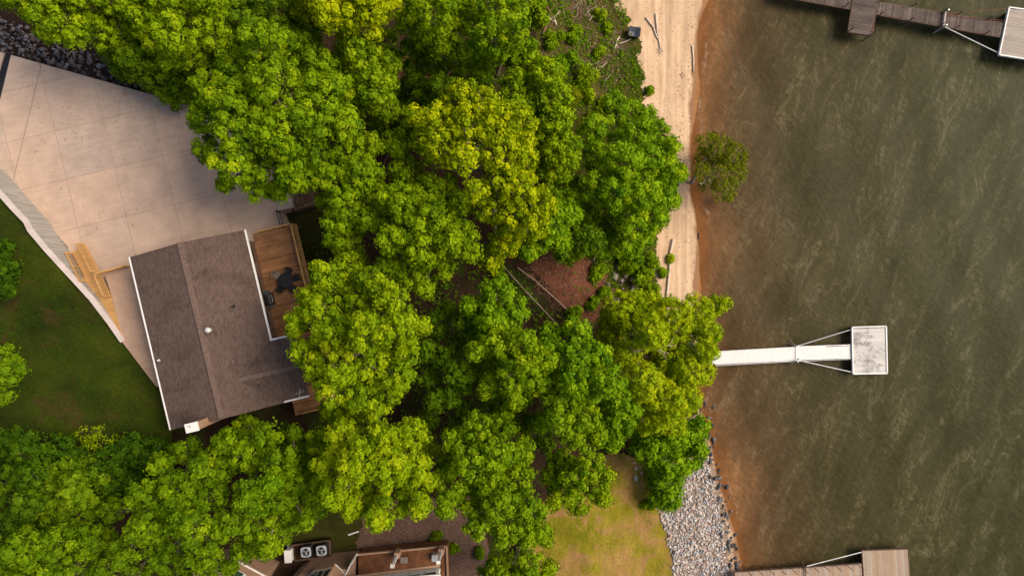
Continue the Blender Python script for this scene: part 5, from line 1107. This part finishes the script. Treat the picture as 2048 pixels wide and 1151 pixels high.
def stones(name, px, dens, size, mat, label, thin=None, z0=0.4, mn=None):
    poly = [(p.x, p.y) for p in PG(px)]; a = np.array(poly); lo, hi = a.min(0), a.max(0)
    q = rng.random((int((hi-lo).prod()*dens), 2))*(hi-lo)+lo; q = q[inpoly(q[:, 0]+0.2*wob(q[:, 0], q[:, 1], 1.5), q[:, 1], poly)]
    if thin is not None: q = q[thin(q)]
    s_ = size*(0.5+1.2*rng.random(len(q))**2.5); z = hG(q[:, 0], q[:, 1])+s_*z0
    V, F, T = stones_mesh(q, s_, z); o = npmesh(name, V, F, mat, None, {'tint': T}); return tag(o, label, 'rocks', kind='stuff')
stones('riprap', [(1320, 1030), (1345, 985), (1375, 930), (1395, 880), (1412, 900), (1425, 960), (1436, 1010), (1448, 1070), (1456, 1151), (1462, 1300), (1348, 1300), (1345, 1120), (1330, 1060)], 85, 0.102, M['riprap'], 'pale grey riprap stones covering the slope between dry lawn and water')
stones('riprap', [(1262, 925), (1285, 920), (1290, 950), (1270, 955)], 14, 0.17, M['riprap'], 'small patch of pale stones beside the low shrubby tree', thin=lambda q: rng.random(len(q)) > 0.3)
stones('rubble', [(-60, 10), (20, 40), (110, 75), (220, 120), (330, 165), (372, 206), (370, 206), (200, 158), (22, 108), (-60, 100)], 15, 0.20, M['darkrock'], 'wet dark rubble stones of the bed above the driveway', thin=lambda q: wob(q[:, 0], q[:, 1], 0.9) > -0.55)
stones('rubble', [(1145, 470), (1210, 470), (1250, 520), (1280, 580), (1230, 610), (1200, 560)], 9, 0.20, stonemat('bank_stone', [(0.12, 0.09, 0.09), (0.22, 0.18, 0.18), (0.32, 0.26, 0.25)]), 'purplish grey stones showing through the scrub on the bank', thin=lambda q: wob(q[:, 0], q[:, 1], 1.0) > -0.1)
stones('wrack_debris', [(1352, 130), (1372, 130), (1366, 240), (1378, 345), (1358, 345), (1352, 240)], 26, 0.05, M['driftred'], 'thin line of dark wrack debris running along the middle of the upper beach', thin=lambda q: wob(q[:, 0], q[:, 1], 1.3) > 0.05, z0=0.2)
stones('wrack_debris', [(1374, -40), (1392, -40), (1388, 180), (1382, 360), (1388, 600), (1376, 600), (1372, 360)], 22, 0.04, M['driftred'], 'specks of dark debris scattered beside the wet sand', thin=lambda q: wob(q[:, 0], q[:, 1], 1.1) > 0.1, z0=0.2)
stones('beach_pebbles', [(1290, -40), (1390, -40), (1385, 300), (1390, 600), (1330, 600), (1330, 450), (1370, 340), (1300, 180)], 5, 0.035, M['driftred'], 'scattered pebbles and twigs on the sand', z0=0.2)
stones('beach_pebbles', [(1440, 1000), (1452, 1000), (1476, 1140), (1458, 1140)], 16, 0.07, M['riprap'], 'pale pebbles between the stone slope and the water', z0=0.2)
# individual dark boulders at the water edge
BW = [(1410, 800), (1414, 815), (1418, 838), (1424, 850), (1430, 848), (1420, 868), (1428, 880), (1426, 893), (1438, 905), (1424, 918), (1432, 928), (1434, 945), (1428, 955), (1440, 960), (1436, 975), (1448, 985), (1446, 998), (1438, 1005), (1452, 1010), (1450, 1025), (1448, 1040), (1458, 1050), (1456, 1062), (1462, 1075), (1466, 1090), (1460, 1098), (1470, 1105), (1464, 1118), (1472, 1128), (1480, 1122), (1458, 1085), (1444, 1015), (1468, 1068), (1422, 905), (1416, 830), (1474, 1096), (1412, 808), (1440, 940), (1456, 1035), (1446, 970)]
BW += [(a+rng.normal()*7, b_+rng.normal()*7) for a, b_ in BW for _ in range(2)]
for i, (a, b_) in enumerate(BW):
    p = P(a+rng.normal()*2, b_, 0.0); sz = 0.07+0.20*rng.random()**1.5; gz = float(hG(np.array(p.x), np.array(p.y)))
    V, F, T = stones_mesh(np.zeros((1, 2)), np.array([sz]), np.array([sz*0.3]), 0.7)
    o = npmesh('boulder', V, F, M['darkrock'], None, {'tint': T*0+rng.random()*0.55}); o.location = (p.x, p.y, max(gz, -0.12))
    tag(o, 'dark wet boulder scattered along the waterline beside the pale stone slope', 'rock', 'dark boulders at the waterline')

# ------------------------------------------------------------------ driftwood, brush, bin, beach logs, rails
def log(a, b_, r, mat, label, name='driftwood_log', cat='log', group=None, roots=False, bend=0.1, z=0.1, taper=0.6, forks=0):
    r = r*0.8; p, q = gpt(*a), gpt(*b_); p.z += r*0.8+z*0; q.z += r*0.8; m_ = p.lerp(q, 0.5)+Vector((rng.normal()*bend, rng.normal()*bend, 0.03)); L0_ = p.copy()
    mb = MB(); mb.tube([p-L0_, p.lerp(m_, 0.5)-L0_, m_-L0_, m_.lerp(q, 0.5)-L0_+Vector((rng.normal()*bend*0.3, 0, 0)), q-L0_], [r, r*0.95, r*0.85, r*(0.5+taper*0.5)*0.9, r*taper], 8)
    for k in range(forks):
        f = 0.3+0.5*rng.random(); s_ = p.lerp(q, f); e = s_+Vector((rng.normal()*0.5, rng.normal()*0.5, 0.1)); mb.tube([s_-L0_, e-L0_], [r*0.4, r*0.15], 6)
    if roots:
        for k in range(7):
            an = k*0.9; e = q+Vector((math.cos(an)*0.4, math.sin(an)*0.4, 0.15*rng.random())); mb.tube([q-L0_, q.lerp(e, 0.6)-L0_+Vector((0, 0, 0.05)), e-L0_], [r*0.5, r*0.3, 0.015], 5)
    o = mb.build(name, mat, smooth=True); o.location = L0_; return tag(o, label, cat, group)
log((1291, 36), (1315, 78), 0.11, M['driftpale'], 'pale curved driftwood log lying left of the forked one on the upper beach', taper=0.8)
log((1311, 28), (1321, 102), 0.10, M['driftpale'], 'driftwood log with root flare standing out on the upper beach', roots=True, taper=0.9)
log((1384, 92), (1387, 145), 0.10, M['driftpale'], 'straight driftwood log beside the waterline near the top', forks=1)
log((1346, 478), (1338, 545), 0.17, M['driftpale'], 'long thick driftwood log on the sand below the round tree', taper=0.9)
log((1338, 545), (1332, 600), 0.15, M['driftpale'], 'driftwood log continuing the long one toward the shaggy tree', taper=0.8)
log((1397, 466), (1396, 478), 0.10, M['timber'], 'short dark log stub at the waterline')
log((1408, 795), (1400, 830), 0.09, M['driftred'], 'brown log lying among the dark boulders by the water', forks=1)
log((1220, 905), (1240, 895), 0.05, M['drift'], 'thin dead branch at the top corner of the dry lawn', name='dead_branch', cat='branch')
log((1205, 930), (1222, 912), 0.04, M['drift'], 'dead twig leaning below the thin dead branch by the dry lawn', name='dead_branch', cat='branch')
# brush: crossed logs and sticks
BR = [((1085, 28), (1112, 48)), ((1100, 20), (1106, 42)), ((1104, 38), (1120, 23)), ((1085, 70), (1100, 40)), ((1112, 52), (1106, 36)), ((1092, 13), (1100, 28)), ((1082, 33), (1103, 40))]
for i, (a, b_) in enumerate(BR): log(a, b_, 0.13, M['driftred'] if i % 2 else M['drift'], 'large broken driftwood limb in the star shaped tangle at the left of the brush', group='limbs of the driftwood tangle', name='driftwood_limb', cat='driftwood', taper=0.5)
log((1229, 97), (1239, 74), 0.12, M['driftpale'], 'bleached white stick just below the black bin, pointing up', name='driftwood_stick', cat='driftwood')
log((1236, 88), (1262, 78), 0.06, M['driftpale'], 'bleached crooked stick lying under the black bin', name='driftwood_stick', cat='driftwood')
log((1178, 42), (1186, 28), 0.05, M['driftpale'], 'short pale stick among the green between tangle and sand', name='driftwood_stick', cat='driftwood')
log((1176, 153), (1197, 138), 0.06, M['driftpale'], 'pale stick pair end by the leafy shrub below the brush', name='driftwood_stick', cat='driftwood')
def sticks(cx_, cy_, n, spread, Lr, ang0, angs, label, group, mats):
    for i in range(n):
        x = cx_+rng.normal()*spread[0]; y = cy_+rng.normal()*spread[1]; a = R(ang0+rng.normal()*angs); l = Lr[0]+(Lr[1]-Lr[0])*rng.random()
        log((x-math.cos(a)*l/2, y+math.sin(a)*l/2), (x+math.cos(a)*l/2, y-math.sin(a)*l/2), 0.018+0.03*rng.random(), mats[i % len(mats)], {'driftwood_grey': 'pale ', 'driftwood_brown': 'reddish ', 'dark_timber': 'dark '}[mats[i % len(mats)].name]+label, name='dead_branch', cat='branch', group=group, taper=0.4, bend=0.12)
sticks(1158, 12, 46, (22, 14), (16, 42), 55, 35, 'dead stick in the dense brush pile at the top edge', 'sticks of the top edge brush pile', [M['driftred'], M['drift'], M['timber']])
sticks(1185, 92, 30, (11, 6), (14, 34), 140, 22, 'dead stick in the small heap below the brush', 'sticks of the small reddish heap', [M['driftred']])
sticks(1212, 100, 22, (26, 26), (14, 36), 50, 50, 'scattered dead stick among weeds left of the beach', 'scattered dead sticks', [M['drift'], M['driftred']])
sticks(1200, 130, 10, (14, 10), (20, 44), 35, 12, 'long thin dead stick pointing to the pale sticks', 'long thin dead sticks', [M['driftred'], M['drift']])
p = gpt(1266, 70); t = thing('storage_bin', 'black open topped bin with grey inside at the upper beach edge', 'bin', p, R(-6))
mb = MB(); w1, w2, hh_ = 0.42, 0.50, 0.75
mb.add([(-w1, -w1*0.8, 0.05), (w1, -w1*0.8, 0.05), (w1, w1*0.8, 0.05), (-w1, w1*0.8, 0.05), (-w2, -w2*0.8, hh_), (w2, -w2*0.8, hh_), (w2, w2*0.8, hh_), (-w2, w2*0.8, hh_)], [(3, 2, 1, 0), (0, 1, 5, 4), (1, 2, 6, 5), (2, 3, 7, 6), (3, 0, 4, 7)]); mb.build('body', M['black'], t)
mb = MB(); e = 0.04
mb.add([(-w1+e, -w1*0.8+e, 0.09), (w1-e, -w1*0.8+e, 0.09), (w1-e, w1*0.8-e, 0.09), (-w1+e, w1*0.8-e, 0.09), (-w2+e, -w2*0.8+e, hh_), (w2-e, -w2*0.8+e, hh_), (w2-e, w2*0.8-e, hh_), (-w2+e, w2*0.8-e, hh_)], [(0, 1, 2, 3), (4, 5, 1, 0), (5, 6, 2, 1), (6, 7, 3, 2), (7, 4, 0, 3)]); mb.build('liner', M['grey'], t)
mb = MB()
for a, b_ in (((-w2, -w2*0.8), (w2, -w2*0.8)), ((w2, -w2*0.8), (w2, w2*0.8)), ((w2, w2*0.8), (-w2, w2*0.8)), ((-w2, w2*0.8), (-w2, -w2*0.8))): mb.bar((*a, hh_), (*b_, hh_), 0.07, 0.05)
mb.build('rim', M['black'], t)
# hillside path: two long timber edging rails with low steps between them
hp = thing('hillside_path_rails', 'pair of long thin timber rails running down the hillside between the trees', 'rails', gpt(1070, 590))
for a, b_ in (((985, 508), (1048, 578)), ((1048, 578), (1118, 652)), ((1035, 535), (1072, 562)), ((1072, 562), (1146, 629))):
    p, q = gpt(*a), gpt(*b_); mb = MB(); mb.bar(p-hp.location+Vector((0, 0, 0.55)), q-hp.location+Vector((0, 0, 0.55)), 0.07, 0.07); mb.build('rail', M['tanwood'], hp)
    for f in (0.02, 0.5, 0.98):
        s_ = p.lerp(q, f)-hp.location; MB().bar(s_+Vector((0, 0, -0.4)), s_+Vector((0, 0, 0.52)), 0.08, 0.08, Vector((0, 1, 0))).build('post', M['timber'], hp)
print('LEAVES', NLEAF, 'OBJECTS', len(bpy.data.objects))
